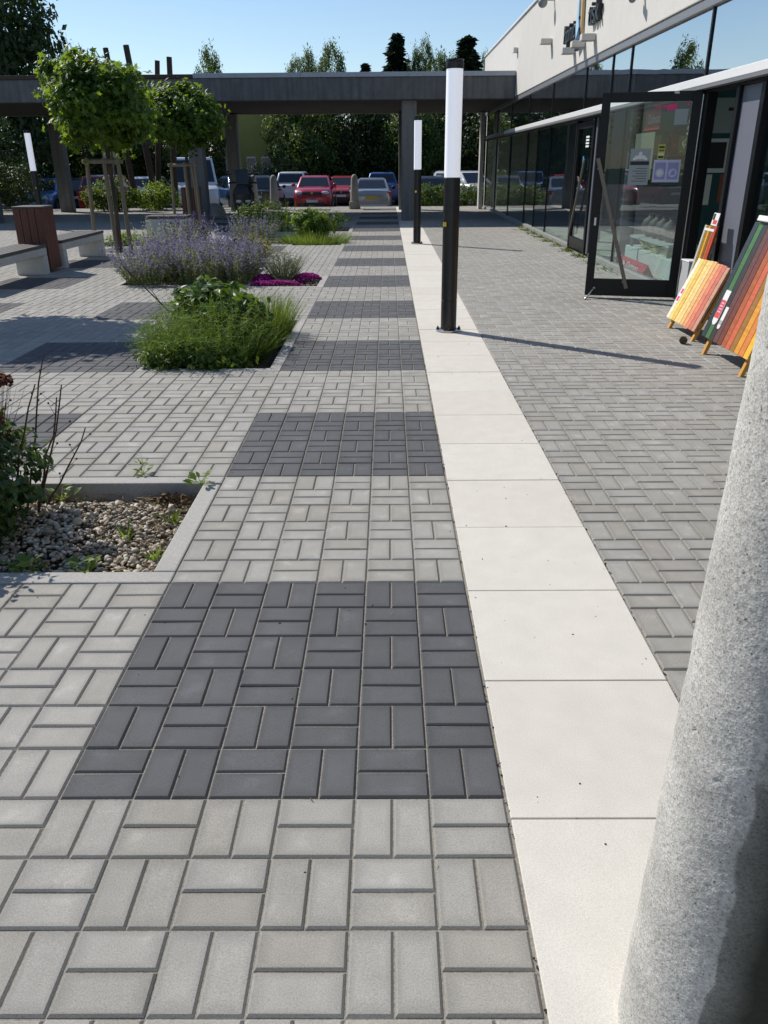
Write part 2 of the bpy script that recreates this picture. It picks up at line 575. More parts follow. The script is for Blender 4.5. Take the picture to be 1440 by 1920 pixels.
def merge(parts):
    """[(V,F,T)] -> arrays for fast_mesh, faces grouped by size"""
    Vs = []; Fs = []; Ts = []; k = 0
    for V, F, T in parts:
        Vs.append(V); Fs.append(np.asarray(F) + k); Ts.append(T); k += len(V)
    return np.concatenate(Vs), Fs, np.concatenate(Ts)
# ================================================================== materials shared
M = {}
LIGHT = (.345, .335, .308); DARK = (.104, .105, .111); RIGHT = (.335, .325, .30)
M['light_paver'] = paver_mat('light_paver', LIGHT, False)
M['light_paver_far'] = paver_mat('light_paver_field', LIGHT, True)
M['dark_paver'] = paver_mat('dark_paver', DARK, False, .07, (1, 1, 1))
M['dark_paver_far'] = paver_mat('dark_paver_field', DARK, True, .07, (1, 1, 1))
M['right_paver'] = paver_mat('shop_paver', RIGHT, False, .07)
M['right_paver_far'] = paver_mat('shop_paver_field', RIGHT, True, .07)
M['slab'] = paver_mat('pale_slab', (.64, .61, .55), False, .03, (1.01, 1, .98), .45)
M['kerb'] = plain('kerb_concrete', (.40, .39, .365), .85, var=.14, scale=60, bump=.5, bscale=400, dirt=.35)
M['sand'] = plain('joint_sand', (.27, .25, .21), .95, var=.45, scale=120, bump=.6, bscale=500)
M['concrete'] = plain('concrete', (.34, .335, .325), .85, var=.12, scale=14, bump=.4, bscale=180, dirt=.4)
M['concrete_pale'] = plain('pale_concrete', (.5, .5, .49), .8, var=.07, scale=14, bump=.3, bscale=220, dirt=.2)
M['asphalt'] = plain('asphalt', (.10, .10, .10), .9, var=.25, scale=40, bump=.6, bscale=260, dirt=.2)
M['grass_ground'] = plain('grass_ground', (.045, .075, .02), .95, var=.4, scale=3, bump=.8, bscale=60)
M['soil'] = plain('soil', (.055, .042, .03), .95, var=.5, scale=50, bump=1., bscale=120)
M['black_metal'] = plain('black_metal', (.012, .012, .013), .35, spec=.5, var=.2, scale=20, bump=.05)
M['steel'] = plain('steel', (.55, .55, .56), .3, metal=1., var=.1, scale=40)

# ================================================================== setting
gm = MB(); gm.raw([(-400, -300, -.58), (400, -300, -.58), (400, 900, -.58), (-400, 900, -.58)], [(0, 1, 2, 3)])
tag(gm.build('ground', M['grass_ground']), 'grassy ground reaching to the horizon', kind='structure')
am = MB(); am.raw([(-45, 31.5, -.5), (22, 31.5, -.5), (22, 50, -.5), (-45, 50, -.5)], [(0, 1, 2, 3)])
park = tag(am.build('parking_lot', M['asphalt']), 'grey asphalt car park behind the covered walkway', kind='structure')
mk = MB()
for i in range(-14, 4):
    mk.box(i * 2.75 - .05 - 1.0, 36.0, -.496, i * 2.75 + .05 - 1.0, 40.8, -.4955)
mk.build('parking_line', plain('road_paint', (.62, .62, .6), .8, var=.2, scale=30), park)['kind'] = 'stuff'
lw = MB(); lw.box(-70, -40, -.7, -16.003, 31.4, -.05)
tag(lw.build('lawn', M['grass_ground']), 'grass beside the plaza on the left', kind='structure')
pv = MB(); pv.box(-16, -40, -.7, 14, -3.203, -.01)
tag(pv.build('pavement', M['kerb']), 'plain concrete pavement behind the viewpoint', kind='structure')
rw = MB(); rw.box(-16, -3.2, -.7, 3.3, 31.38, -.32); rw.box(-16, 31.383, -.7, 16, 31.5, .0)
tag(rw.build('retaining_kerb', M['kerb'], bevel=.01), 'concrete edge of the raised plaza above the car park', kind='structure')
beds = [(-2.4, 1.2, -1.2, 2.4), (-2.4, 4.8, -1.2, 7.2), (-2.2, 9.6, -1.2, 10.8), (-4.2, 9.8, -2.2, 11.8), (-2.4, 15.6, -1.2, 17.4), (-4.8, 19.2, -1.2, 21.2),
        (-6.6, 15.6, -4.8, 17.0), (-3.6, 13.2, -2.4, 14.4)]
# sand bed with real openings where the planting beds are sunk
xs = sorted({-16., 3.3} | {b[0] for b in beds} | {b[2] for b in beds}); ys = sorted({-3.2, 31.38} | {b[1] for b in beds} | {b[3] for b in beds})
bm_ = MB()
for i in range(len(xs) - 1):
    for j in range(len(ys) - 1):
        cx, cy = (xs[i] + xs[i + 1]) / 2, (ys[j] + ys[j + 1]) / 2
        if any(b[0] < cx < b[2] and b[1] < cy < b[3] for b in beds): continue
        bm_.raw([(xs[i], ys[j], -.0066), (xs[i + 1], ys[j], -.0066), (xs[i + 1], ys[j + 1], -.0066), (xs[i], ys[j + 1], -.0066)], [(0, 1, 2, 3)])
tag(bm_.build('joint_sand', M['sand']), 'sandy joints between the pavers', kind='structure')

PG = .0042; CH = .0054


def paver_template(lx, ly, far=False):
    """top at z=0; bevelled round the top edge"""
    hx, hy = lx / 2 - PG / 2, ly / 2 - PG / 2
    ix, iy = hx - CH, hy - CH
    d = -.0052
    o = [(-hx, -hy), (hx, -hy), (hx, hy), (-hx, hy)]; i = [(-ix, -iy), (ix, -iy), (ix, iy), (-ix, iy)]
    if far:
        V = [(x, y, 0) for x, y in i] + [(x, y, d) for x, y in o]
        F = [(0, 1, 2, 3)] + [(4 + k, 4 + (k + 1) % 4, (k + 1) % 4, k) for k in range(4)]
    else:
        V = [(x, y, 0) for x, y in i] + [(x, y, d) for x, y in o] + [(x, y, -.03) for x, y in o]
        F = [(0, 1, 2, 3)] + [(4 + k, 4 + (k + 1) % 4, (k + 1) % 4, k) for k in range(4)] + [(8 + k, 8 + (k + 1) % 4, 4 + (k + 1) % 4, 4 + k) for k in range(4)]
    return np.array(V, float), np.array(F)


def in_frame(x, y):
    d = np.stack([x, y, np.zeros_like(x)], 1) - CAM_POS
    zf = d @ (_fw / np.linalg.norm(_fw)); a = d @ _rt / np.maximum(zf, .01); b = d @ _up / np.maximum(zf, .01)
    return (zf > .2) & (np.abs(a * CAM_F) < 725) & (np.abs(b * CAM_F) < 970)


def in_bed(x, y):
    m = np.zeros(len(x), bool)
    for b in beds:
        m |= (x > b[0]) & (x < b[2]) & (y > b[1]) & (y < b[3])
    return m


# basket weave: square blocks of two pavers; block (0,0) has its near right corner where the pale strip meets y = 0
def weave(x_edge, sign, nx, y0, iy0, iy1, phase):
    """centres and orientation of every paver; returns x, y, vertical"""
    ix, iy = np.meshgrid(np.arange(nx), np.arange(iy0, iy1), indexing='ij')
    ix, iy = ix.ravel(), iy.ravel()
    cx = x_edge + sign * (ix * .2 + .1); cy = y0 + iy * .2 + .1
    ver = ((ix + iy + phase) % 2) == 0
    X = np.concatenate([np.where(ver, cx - .05, cx), np.where(ver, cx + .05, cx)])
    Y = np.concatenate([np.where(ver, cy, cy - .05), np.where(ver, cy, cy + .05)])
    return X, Y, np.concatenate([ver, ver]), np.concatenate([ix, ix]), np.concatenate([iy, iy])


tv, tf = paver_template(.1, .2); th, thf = paver_template(.2, .1)
ME = {}
for k in ('light_paver', 'dark_paver', 'right_paver'):
    ME[k, True] = fast_mesh(k + '_upright', tv, [tf], M[k]); ME[k, False] = fast_mesh(k + '_across', th, [thf], M[k])


def lay(parent, mat, X, Y, ver, limit):
    """the `limit` nearest in view as parts, the rest one joined part"""
    dist = (X - CAM_POS[0]) ** 2 + (Y - CAM_POS[1]) ** 2
    vis = in_frame(X, Y)
    order = np.argsort(np.where(vis, dist, 1e9 + dist))
    one = order[:limit]; one = one[vis[one]]
    for i in one:
        o = bpy.data.objects.new('paver', ME[mat, bool(ver[i])])
        COL.objects.link(o); o.parent = parent
        o.location = (X[i], Y[i], rng.uniform(-.0012, .0008))
        o.rotation_euler = (rng.normal() * .003, rng.normal() * .003, rng.normal() * .0035 + (math.pi if rng.random() < .5 else 0))
    rest = np.setdiff1d(np.arange(len(X)), one)
    if not len(rest): return
    parts = []
    for far in (False, True):
        for v in (True, False):
            s = rest[(ver[rest] == v) & ((dist[rest] > 13 ** 2) == far)]
            if not len(s): continue
            Tv, Tf = paver_template(.1, .2, far) if v else paver_template(.2, .1, far)
            n = len(s)
            tilt = rng.normal(size=(n, 2)) * .003
            V = np.repeat(Tv[None], n, 0)
            V[:, :, 2] += V[:, :, 0] * tilt[:, :1] + V[:, :, 1] * tilt[:, 1:] + rng.uniform(-.0012, .0008, (n, 1))
            V[:, :, 0] += X[s][:, None]; V[:, :, 1] += Y[s][:, None]
            m = len(Tv)
            F = (Tf[None] + (np.arange(n) * m)[:, None, None]).reshape(-1, 4)
            parts.append((V.reshape(-1, 3), F, np.repeat(rng.random(n), m)))
    V, F, T = merge(parts)
    o = link('paver_field', fast_mesh('paver_field', V, F, M[mat + '_far'], None, T), parent)
    o['kind'] = 'stuff'


plaza = thing('plaza_paving', 'light grey block paving in basket weave on the plaza', None, kind='structure')
X, Y, ver, ix, iy = weave(0, -1, 70, 0, -13, 157, 0)
dark_main = (ix < 6) & (iy % 12 < 6) & (iy >= 0)
dark_side = (ix >= 12) & (ix < 18) & (iy % 12 < 6) & (iy >= 12)
dark_far = (ix >= 24) & (ix < 30) & (iy % 12 < 6) & (iy >= 36)
keep = ~in_bed(X, Y)
lightm = keep & ~dark_main & ~dark_side & ~dark_far
lay(plaza, 'light_paver', X[lightm], Y[lightm], ver[lightm], 300)
for k in range(13):
    m = keep & dark_main & (iy // 12 == k)
    p = thing('dark_paving_square', 'dark grey square of block paving set in the walkway beside the pale strip', None, group='dark paving squares along the pale strip', kind='structure')
    lay(p, 'dark_paver', X[m], Y[m], ver[m], 80 if k < 4 else 0)
for nm, msk in (('side', dark_side), ('far', dark_far)):
    for k in range(1, 13):
        m = keep & msk & (iy // 12 == k)
        if not m.any(): continue
        p = thing('dark_paving_square', 'dark grey square of block paving out on the plaza beyond the planting beds', None, group='dark paving squares out on the plaza', kind='structure')
        lay(p, 'dark_paver', X[m], Y[m], ver[m], 80 if k < 2 and nm == 'side' else 0)
front = thing('shop_front_paving', 'grey block paving along the shop front', None, kind='structure')
X, Y, ver, ix, iy = weave(.609, 1, 13, .185, -15, 156, 1)
lay(front, 'right_paver', X, Y, ver, 300)

strip = thing('slab_strip', 'strip of large pale smooth slabs running towards the covered walkway', None, kind='structure')
sm = MB(); e = .0022
sm.box(-.3 + e, -.3 + e, -.04, .3 - e, .3 - e, 0)
slab_me = sm.mesh('pale_slab', M['slab'])
for i in range(56):
    o = link('slab', slab_me, strip, (.3045, 2.9236 - .3 + .6 * (i - 8), rng.uniform(-.001, .001)), (rng.normal() * .0006, rng.normal() * .0006, rng.normal() * .0008))
    bv = o.modifiers.new('bevel', 'BEVEL'); bv.width = .0018; bv.segments = 1
# a few crumbs of grit lying on the slabs and in the joints
P = np.stack([rng.uniform(.02, .6, 70), rng.uniform(-1.2, 7, 70), np.zeros(70)], 1)
P = np.concatenate([P, np.stack([rng.normal(.002, .004, 120), rng.uniform(-1.2, 5, 120), np.full(120, -.002)], 1),
                    np.stack([rng.normal(.607, .004, 120), rng.uniform(0, 5, 120), np.full(120, -.002)], 1),
                    np.stack([rng.uniform(-2.4, 0, 60), rng.uniform(-1.2, 5, 60), np.zeros(60)], 1)])
ico = MB(); ico.ball((0, 0, 0), 1, 5, 3)
iv = np.concatenate(ico.V); i3 = np.array(ico.F[3]); i4 = np.array(ico.F[4])
n = len(P); sz = rng.uniform(.0015, .0042, (n, 1, 1)) * rng.uniform(.6, 1.3, (n, 1, 3))
V = iv[None] * sz + P[:, None, :]
off = (np.arange(n) * len(iv))[:, None, None]
g = link('grit', fast_mesh('grit', V.reshape(-1, 3), [(i3[None] + off).reshape(-1, 3), (i4[None] + off).reshape(-1, 4)], M['soil']))
tag(g, 'dark crumbs of grit scattered on the paving and slabs', kind='stuff')


# ------------------------------------------------------------------ planting beds: kerbs round a sunken floor
def planting_bed(b, label, depth=.1, kw=.1, skip=''):
    x0, y0, x1, y1 = b
    t = thing('planting_bed', label, None, kind='structure')
    f = MB(); f.box(x0 + .01, y0 + .01, -depth - .08, x1 - .01, y1 - .01, -depth); f.build('soil_floor', M['soil'], t)
    g = .003

    def kerb(ax0, ay0, ax1, ay1, along):
        ln = (ax1 - ax0) if along == 'x' else (ay1 - ay0)
        k = max(1, round(ln / 1.0))
        for i in range(k):
            m = MB()
            if along == 'x':
                m.box(ax0 + ln * i / k + g / 2, ay0 + g, -.24, ax0 + ln * (i + 1) / k - g / 2, ay1 - g, .001)
            else:
                m.box(ax0 + g, ay0 + ln * i / k + g / 2, -.24, ax1 - g, ay0 + ln * (i + 1) / k - g / 2, .001)
            m.build('kerb_stone', M['kerb'], t, bevel=.007)
    kerb(x0, y0, x1, y0 + kw, 'x'); kerb(x0, y1 - kw, x1, y1, 'x')
    if 'l' not in skip: kerb(x0, y0 + kw, x0 + kw, y1 - kw, 'y')
    if 'r' not in skip: kerb(x1 - kw, y0 + kw, x1, y1 - kw, 'y')
    return t


BED_L = ['nearest gravel planting bed edged with flat concrete kerbs', 'planting bed overgrown with feathery green plants', 'planting bed with the purple thyme cushions', 'planting bed filled by the catmint',
         'planting bed with the bright green bush', 'planting bed in the shade of the walkway roof', 'planting bed beside the pale stool block', 'small planting bed with the yellow green plant']
for b, l in zip(beds, BED_L):
    planting_bed(b, l)

# pebbles in the nearest bed and beside the thyme
n = 3000
P = np.stack([rng.uniform(-2.3, -1.3, n), rng.uniform(1.3, 2.3, n), np.full(n, -.1)], 1)
h = .034 * np.sin((P[:, 0] + 2.3) * 4) * np.sin((P[:, 1] - 1.3) * 3.2) - .05 * np.clip((P[:, 1] - 2.12) / .18, 0, 1)
P[:, 2] += .02 + h + rng.uniform(0, .022, n)
P2 = np.stack([rng.uniform(-2.1, -1.3, 420), rng.uniform(9.7, 10.7, 420), rng.uniform(-.05, -.02, 420)], 1)
P = np.concatenate([P, P2]); n = len(P)
ico = MB(); ico.ball((0, 0, 0), 1, 6, 4)
iv = np.concatenate(ico.V); i3 = np.array(ico.F[3]); i4 = np.array(ico.F[4])
sz = (.0105 * np.exp(rng.normal(size=(n, 1, 1)) * .3)) * np.stack([rng.uniform(.8, 1.5, n), rng.uniform(.7, 1.1, n), rng.uniform(.45, .75, n)], 1)[:, None, :]
V = iv[None] * sz
an = rng.uniform(0, 6.28, n)
c, s = np.cos(an)[:, None], np.sin(an)[:, None]
V = np.stack([V[..., 0] * c - V[..., 1] * s, V[..., 0] * s + V[..., 1] * c, V[..., 2] + V[..., 0] * rng.normal(size=(n, 1)) * .4], 2) + P[:, None, :]
off = (np.arange(n) * len(iv))[:, None, None]
M['pebble'] = toned('pebble', [(.09, .075, .06), (.32, .27, .2), (.2, .15, .1), (.5, .45, .36), (.58, .53, .43), (.3, .22, .14), (.7, .67, .6)], .6)
g = link('gravel', fast_mesh('gravel', V.reshape(-1, 3), [(i3[None] + off).reshape(-1, 3), (i4[None] + off).reshape(-1, 4)], M['pebble'], None, np.repeat(rng.random(n), len(iv)), True))
tag(g, 'mixed pale and brown river gravel in the nearest planting bed', kind='stuff')
# dead stalks, chips and dry leaves over the gravel
k = 800
B = np.stack([rng.uniform(-2.3, -1.3, k), rng.uniform(1.3, 2.3, k), np.full(k, -.062)], 1)
D = np.stack([rng.normal(size=k), rng.normal(size=k), rng.uniform(-.05, .28, k)], 1)
bl = blades_geo(B, D, rng.uniform(.02, .12, k), rng.uniform(.0015, .005, k), rng.uniform(-.3, .3, k), rng, 2)
lf = leaf_geo(B[:170] + rng.normal(size=(170, 3)) * [.2, .2, .003] * [.3, .3, 1], np.array([0, 0, 1.]) + rng.normal(size=(170, 3)) * .5, rng.uniform(.015, .04, 170), 'oval')
V, F, T = merge([bl, lf])
M['dry'] = toned('dry_plant', [(.05, .032, .018), (.16, .1, .05), (.3, .21, .1), (.38, .3, .17)], .8)
tag(link('leaf_litter', fast_mesh('leaf_litter', V, F, M['dry'], None, T)), 'dry brown stalks and leaf scraps lying on the gravel', kind='stuff')
# ================================================================== covered walkway
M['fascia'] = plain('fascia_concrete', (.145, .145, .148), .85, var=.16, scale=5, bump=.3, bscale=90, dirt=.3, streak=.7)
M['flash'] = plain('grey_flashing', (.34, .37, .42), .45, metal=.3, var=.08, scale=6)
M['brown_trim'] = plain('brown_trim', (.055, .035, .025), .7, var=.2, scale=12)
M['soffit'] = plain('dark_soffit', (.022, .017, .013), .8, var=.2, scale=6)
RY0, RY1 = 22.9, 29.75
wk = thing('covered_walkway', 'long flat roofed concrete walkway on square columns crossing behind the plaza', 'walkway', (0, RY0, 0))
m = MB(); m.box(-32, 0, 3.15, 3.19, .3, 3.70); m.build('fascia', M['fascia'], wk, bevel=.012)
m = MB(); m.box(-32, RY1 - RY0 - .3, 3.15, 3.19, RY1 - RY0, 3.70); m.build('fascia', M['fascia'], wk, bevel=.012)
m = MB(); m.box(-32, .3, 3.17, 3.19, RY1 - RY0 - .3, 3.62); m.build('roof_slab', M['soffit'], wk)
for i in range(3):
    x0 = -5.6 + i * 2.93
    m = MB(); m.box(x0 + .003, -.03, 3.703, x0 + 2.925, RY1 - RY0 + .03, 3.82); m.build('flashing', M['flash'], wk, bevel=.006)
for i in range(5):
    x0 = -32 + i * 5.28
    m = MB(); m.box(x0 + .003, -.03, 3.703, x0 + 5.275, .12, 3.80); m.build('edge_board', M['brown_trim'], wk, bevel=.006)
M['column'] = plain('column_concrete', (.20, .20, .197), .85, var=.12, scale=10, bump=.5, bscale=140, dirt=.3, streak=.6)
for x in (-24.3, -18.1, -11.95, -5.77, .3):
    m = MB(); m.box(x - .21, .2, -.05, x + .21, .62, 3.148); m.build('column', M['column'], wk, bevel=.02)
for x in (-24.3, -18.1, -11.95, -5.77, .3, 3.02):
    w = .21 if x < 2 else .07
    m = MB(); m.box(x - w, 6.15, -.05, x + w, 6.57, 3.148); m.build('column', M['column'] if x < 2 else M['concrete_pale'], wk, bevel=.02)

# ================================================================== lamp posts on the pale strip
M['diffuser'], _nt, _b = _mat('opal_diffuser')
_b.inputs['Base Color'].default_value = (.9, .91, .94, 1); _b.inputs['Roughness'].default_value = .25
_b.inputs['Emission Color'].default_value = (.86, .89, 1, 1); _b.inputs['Emission Strength'].default_value = .42      # the lamps are on
M['sticker'] = plain('yellow_sticker', (.75, .6, .05), .5)


def lamp_post():
    t = thing('lamp_post', 'nearest black and white lamp post, standing on the pale slab strip with its long shadow', 'lamp post', (.3, 6.46, 0), group='bollard lamp posts on the plaza')
    m = MB(); m.lathe((0, 0, 0), [(.125, .004), (.125, .016), (.09, .022)], 28)
    bp = m.build('base_plate', M['steel'], t)
    for a in (0, 90, 180, 270):
        q = MB(); cx, cy = .107 * math.cos(R(a)), .107 * math.sin(R(a)); q.cyl(cx, cy, .016, .032, .017, n=6); q.cyl(cx, cy, .032, .048, .008, n=8)
        q.build('bolt', M['black_metal'], bp)
    m = MB(); m.lathe((0, 0, 0), [(.078, .016), (.078, .3), (.0745, .302), (.0745, .308), (.078, .31), (.078, 1.425), (.07, 1.43)], 32)
    autosmooth(m.build('pole', M['black_metal'], t))
    m = MB(); m.lathe((0, 0, 0), [(.075, 1.431), (.075, 2.324)], 40)
    autosmooth(m.build('diffuser', M['diffuser'], t))
    m = MB(); m.lathe((0, 0, 0), [(.079, 2.325), (.081, 2.34), (.081, 2.372), (.074, 2.376), (.074, 2.384), (.081, 2.388), (.079, 2.40)], 32)
    autosmooth(m.build('cap', M['black_metal'], t))
    m = MB(); m.box(-.08, -.0805, 1.0, -.05, -.06, 1.035); m.build('sticker', M['sticker'], t)
    return t


lamp = lamp_post()
l2 = copy_tree(lamp); l2.location = (.3, 15.88, 0); l2.rotation_euler.z = .4
l2['label'] = 'farther lamp post on the pale strip, beside the front walkway column'
l3 = copy_tree(lamp); l3.location = (-9.6, 21., 0); l3.rotation_euler.z = 1
l3['label'] = 'lamp post at the far left behind the benches and slatted bin'

# ================================================================== big round concrete post in the near corner
M['aggregate'], _nt, _b = _mat('exposed_aggregate')
_g = N(_nt, 'ShaderNodeNewGeometry')
_v = N(_nt, 'ShaderNodeTexVoronoi'); _v.inputs['Scale'].default_value = 260
_v2 = N(_nt, 'ShaderNodeTexVoronoi'); _v2.inputs['Scale'].default_value = 55
_n1 = N(_nt, 'ShaderNodeTexNoise'); _n1.inputs['Scale'].default_value = 7; _n1.inputs['Detail'].default_value = 8
_n2 = N(_nt, 'ShaderNodeTexNoise'); _n2.inputs['Scale'].default_value = 420; _n2.inputs['Detail'].default_value = 2
for t_ in (_v, _v2, _n1, _n2): _nt.links.new(_g.outputs['Position'], t_.inputs['Vector'])
_r = N(_nt, 'ShaderNodeValToRGB'); _e = _r.color_ramp.elements
_e[0].position = 0; _e[0].color = (.38, .365, .335, 1); _e[1].position = 1; _e[1].color = (.64, .62, .575, 1)
_q = _e.new(.35); _q.color = (.52, .505, .47, 1)
_sep = N(_nt, 'ShaderNodeSeparateColor'); _nt.links.new(_v.outputs['Color'], _sep.inputs[0]); _nt.links.new(_sep.outputs[0], _r.inputs[0])


def _mulmap(src, tex, a0, a1, lo, hi):
    mr = N(_nt, 'ShaderNodeMapRange'); mr.inputs[1].default_value = a0; mr.inputs[2].default_value = a1; mr.inputs[3].default_value = lo; mr.inputs[4].default_value = hi
    _nt.links.new(tex, mr.inputs[0])
    x = N(_nt, 'ShaderNodeMix', data_type='RGBA', blend_type='MULTIPLY'); x.inputs[0].default_value = 1
    _nt.links.new(src, x.inputs[6]); _nt.links.new(mr.outputs[0], x.inputs[7]); return x.outputs[2]


_c = _mulmap(_r.outputs[0], _v2.outputs['Distance'], .05, .13, .25, 1.0)
_v3 = N(_nt, 'ShaderNodeTexVoronoi'); _v3.inputs['Scale'].default_value = 120; _nt.links.new(_g.outputs['Position'], _v3.inputs['Vector'])
_c = _mulmap(_c, _v3.outputs['Distance'], .08, .2, .55, 1.0)
_c = _mulmap(_c, _n1.outputs[0], .3, .7, .78, 1.12)
_c = _mulmap(_c, _n2.outputs[0], .3, .7, .8, 1.15)
# near-black patch low on one side of the shaft, with a ragged edge
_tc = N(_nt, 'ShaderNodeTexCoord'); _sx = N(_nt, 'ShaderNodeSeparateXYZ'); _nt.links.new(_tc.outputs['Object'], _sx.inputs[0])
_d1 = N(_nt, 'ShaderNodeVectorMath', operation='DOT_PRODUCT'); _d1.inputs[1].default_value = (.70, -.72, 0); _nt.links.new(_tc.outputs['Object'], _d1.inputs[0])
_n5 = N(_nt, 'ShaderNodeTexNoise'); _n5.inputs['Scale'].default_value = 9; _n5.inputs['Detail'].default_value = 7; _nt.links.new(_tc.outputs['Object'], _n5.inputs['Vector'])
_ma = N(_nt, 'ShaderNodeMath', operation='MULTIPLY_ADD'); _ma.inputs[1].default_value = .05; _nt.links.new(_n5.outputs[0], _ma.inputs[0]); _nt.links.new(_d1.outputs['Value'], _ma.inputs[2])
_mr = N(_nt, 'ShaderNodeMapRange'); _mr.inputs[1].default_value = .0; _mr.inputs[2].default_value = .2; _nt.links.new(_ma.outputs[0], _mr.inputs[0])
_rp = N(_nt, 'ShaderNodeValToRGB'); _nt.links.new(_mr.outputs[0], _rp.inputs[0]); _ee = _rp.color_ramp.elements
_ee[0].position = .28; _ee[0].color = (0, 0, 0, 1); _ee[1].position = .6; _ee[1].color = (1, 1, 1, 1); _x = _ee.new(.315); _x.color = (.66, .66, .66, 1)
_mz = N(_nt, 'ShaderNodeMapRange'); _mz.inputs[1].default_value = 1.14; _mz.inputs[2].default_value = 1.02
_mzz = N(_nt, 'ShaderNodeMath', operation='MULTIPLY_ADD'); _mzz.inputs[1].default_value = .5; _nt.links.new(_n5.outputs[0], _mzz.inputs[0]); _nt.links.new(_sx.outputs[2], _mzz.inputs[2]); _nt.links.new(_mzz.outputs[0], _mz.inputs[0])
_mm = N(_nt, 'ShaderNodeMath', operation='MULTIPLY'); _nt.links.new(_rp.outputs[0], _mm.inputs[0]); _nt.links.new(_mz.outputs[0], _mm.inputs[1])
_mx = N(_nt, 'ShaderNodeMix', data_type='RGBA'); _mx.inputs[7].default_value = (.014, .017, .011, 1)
_shade = N(_nt, 'ShaderNodeMapRange'); _shade.inputs[1].default_value = .03; _shade.inputs[2].default_value = .15; _shade.inputs[4].default_value = .82; _nt.links.new(_ma.outputs[0], _shade.inputs[0])  # shade of the side away from the sun, painted into the whole shaft's colour
_mxx = N(_nt, 'ShaderNodeMath', operation='MAXIMUM'); _nt.links.new(_mm.outputs[0], _mxx.inputs[0]); _nt.links.new(_shade.outputs[0], _mxx.inputs[1]); _nt.links.new(_mxx.outputs[0], _mx.inputs[0]); _nt.links.new(_c, _mx.inputs[6]); _c = _mx.outputs[2]
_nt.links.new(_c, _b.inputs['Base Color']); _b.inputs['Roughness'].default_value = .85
_bp = N(_nt, 'ShaderNodeBump'); _bp.inputs['Strength'].default_value = .4; _bp.inputs['Distance'].default_value = .0014
_nt.links.new(_v.outputs['Distance'], _bp.inputs['Height']); _nt.links.new(_bp.outputs[0], _b.inputs['Normal'])


def smooth_noise(shape, k, r):
    a = r.normal(size=shape)
    for _ in range(k):
        a = (a + np.roll(a, 1, 0) + np.roll(a, -1, 0) + np.roll(a, 1, 1) + np.roll(a, -1, 1)) / 5
    return a / a.std()


nu, nv = 300, 640
zz = np.linspace(-.06, 2.1, nv)
rad = .159 - .0235 * np.clip(zz, 0, 3)
nz = .00026 * smooth_noise((nv, nu), 1, rng) + .0006 * smooth_noise((nv, nu), 120, rng)
pit = smooth_noise((nv, nu), 2, rng); nz -= .0035 * np.clip(pit - 2.5, 0, 1.0)
th_ = np.arange(nu) * 2 * np.pi / nu
rr = rad[:, None] + nz
V = np.stack([rr * np.cos(th_), rr * np.sin(th_), np.repeat(zz[:, None], nu, 1)], 2).reshape(-1, 3)
i, j = np.meshgrid(np.arange(nv - 1), np.arange(nu), indexing='ij'); i = i.ravel(); j = j.ravel(); j1 = (j + 1) % nu
F = np.stack([i * nu + j, i * nu + j1, (i + 1) * nu + j1, (i + 1) * nu + j], 1)
post = thing('concrete_post', 'thick tapering concrete post of rough exposed aggregate in the near corner', 'post', (.3, -.63, 0))
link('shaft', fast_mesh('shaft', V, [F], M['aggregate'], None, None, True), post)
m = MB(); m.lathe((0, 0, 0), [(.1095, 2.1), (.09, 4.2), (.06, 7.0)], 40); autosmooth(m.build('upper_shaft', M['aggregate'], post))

# ================================================================== shop building
FX = 3.25
M['render'] = plain('beige_render', (.65, .625, .58), .9, var=.03, scale=3, bump=.25, bscale=300, dirt=.06, streak=.03)
M['white_metal'] = plain('white_metal', (.78, .78, .77), .4, var=.02)
M['grey_metal'] = plain('grey_metal', (.22, .225, .235), .45, metal=.2, var=.06)
M['frame'] = plain('anthracite_frame', (.007, .0075, .009), .4, spec=.3, var=.15)
M['alu'] = plain('aluminium_sill', (.36, .36, .35), .5, metal=.4, var=.1)
M['glass'] = glass_mat('window_glass', (.84, .91, .90), 1.75, .05)
M['coated_glass'] = glass_mat('coated_glass', (.55, .64, .67), 2.2, .5)
M['clear_glass'] = glass_mat('door_glass', (.92, .965, .955), 1.65)
M['panel'] = plain('grey_blue_panel', (.16, .17, .21), .35, var=.04)
M['inner_wall'] = plain('interior_wall', (.4, .42, .40), .8, var=.05)
M['inner_floor'] = plain('interior_floor', (.52, .51, .47), .4, var=.1)
M['ceil'] = plain('interior_ceiling', (.5, .5, .5), .8)
shop = thing('shop_building', 'beige shop building with a long glazed front and black framed doors', 'shop', (FX, 0, 0))
YA, YB = -7., 30.9
m = MB(); m.box(-.05, YA, 3.20, 10, YB, 4.98); m.build('upper_wall', M['render'], shop, bevel=.01)
m = MB(); m.box(-.09, YA, 4.983, 10.05, YB + .04, 5.03); m.build('parapet_cap', M['white_metal'], shop, bevel=.006)
m = MB(); m.box(-.03, YA, 3.09, .2, YB - .2, 3.197); m.build('window_flashing', M['grey_metal'], shop, bevel=.01)
m = MB(); m.box(-.15, YA, 2.305, -.006, 24.1, 2.39); m.build('ledge', M['white_metal'], shop, bevel=.006)
m = MB(); m.box(-.146, YA, 2.27, -.055, 24.1, 2.3035); m.build('ledge_soffit', M['grey_metal'], shop)
m = MB(); m.box(-.13, 24.103, 2.31, -.006, YB - .9, 2.385); m.build('ledge', M['grey_metal'], shop, bevel=.008)  # far run in grey: shade under the walkway roof put into its colour
m = MB(); m.box(-.05, YA, 2.24, .06, YB - .9, 2.30); m.build('head_frame', M['frame'], shop)
cm = [-6.9, -3.7, -.5, 2.6, 5.4, 8.5, 11.64, 12.7, 14.53, 17.63, 20.74, 23.8, 27., 29.9]
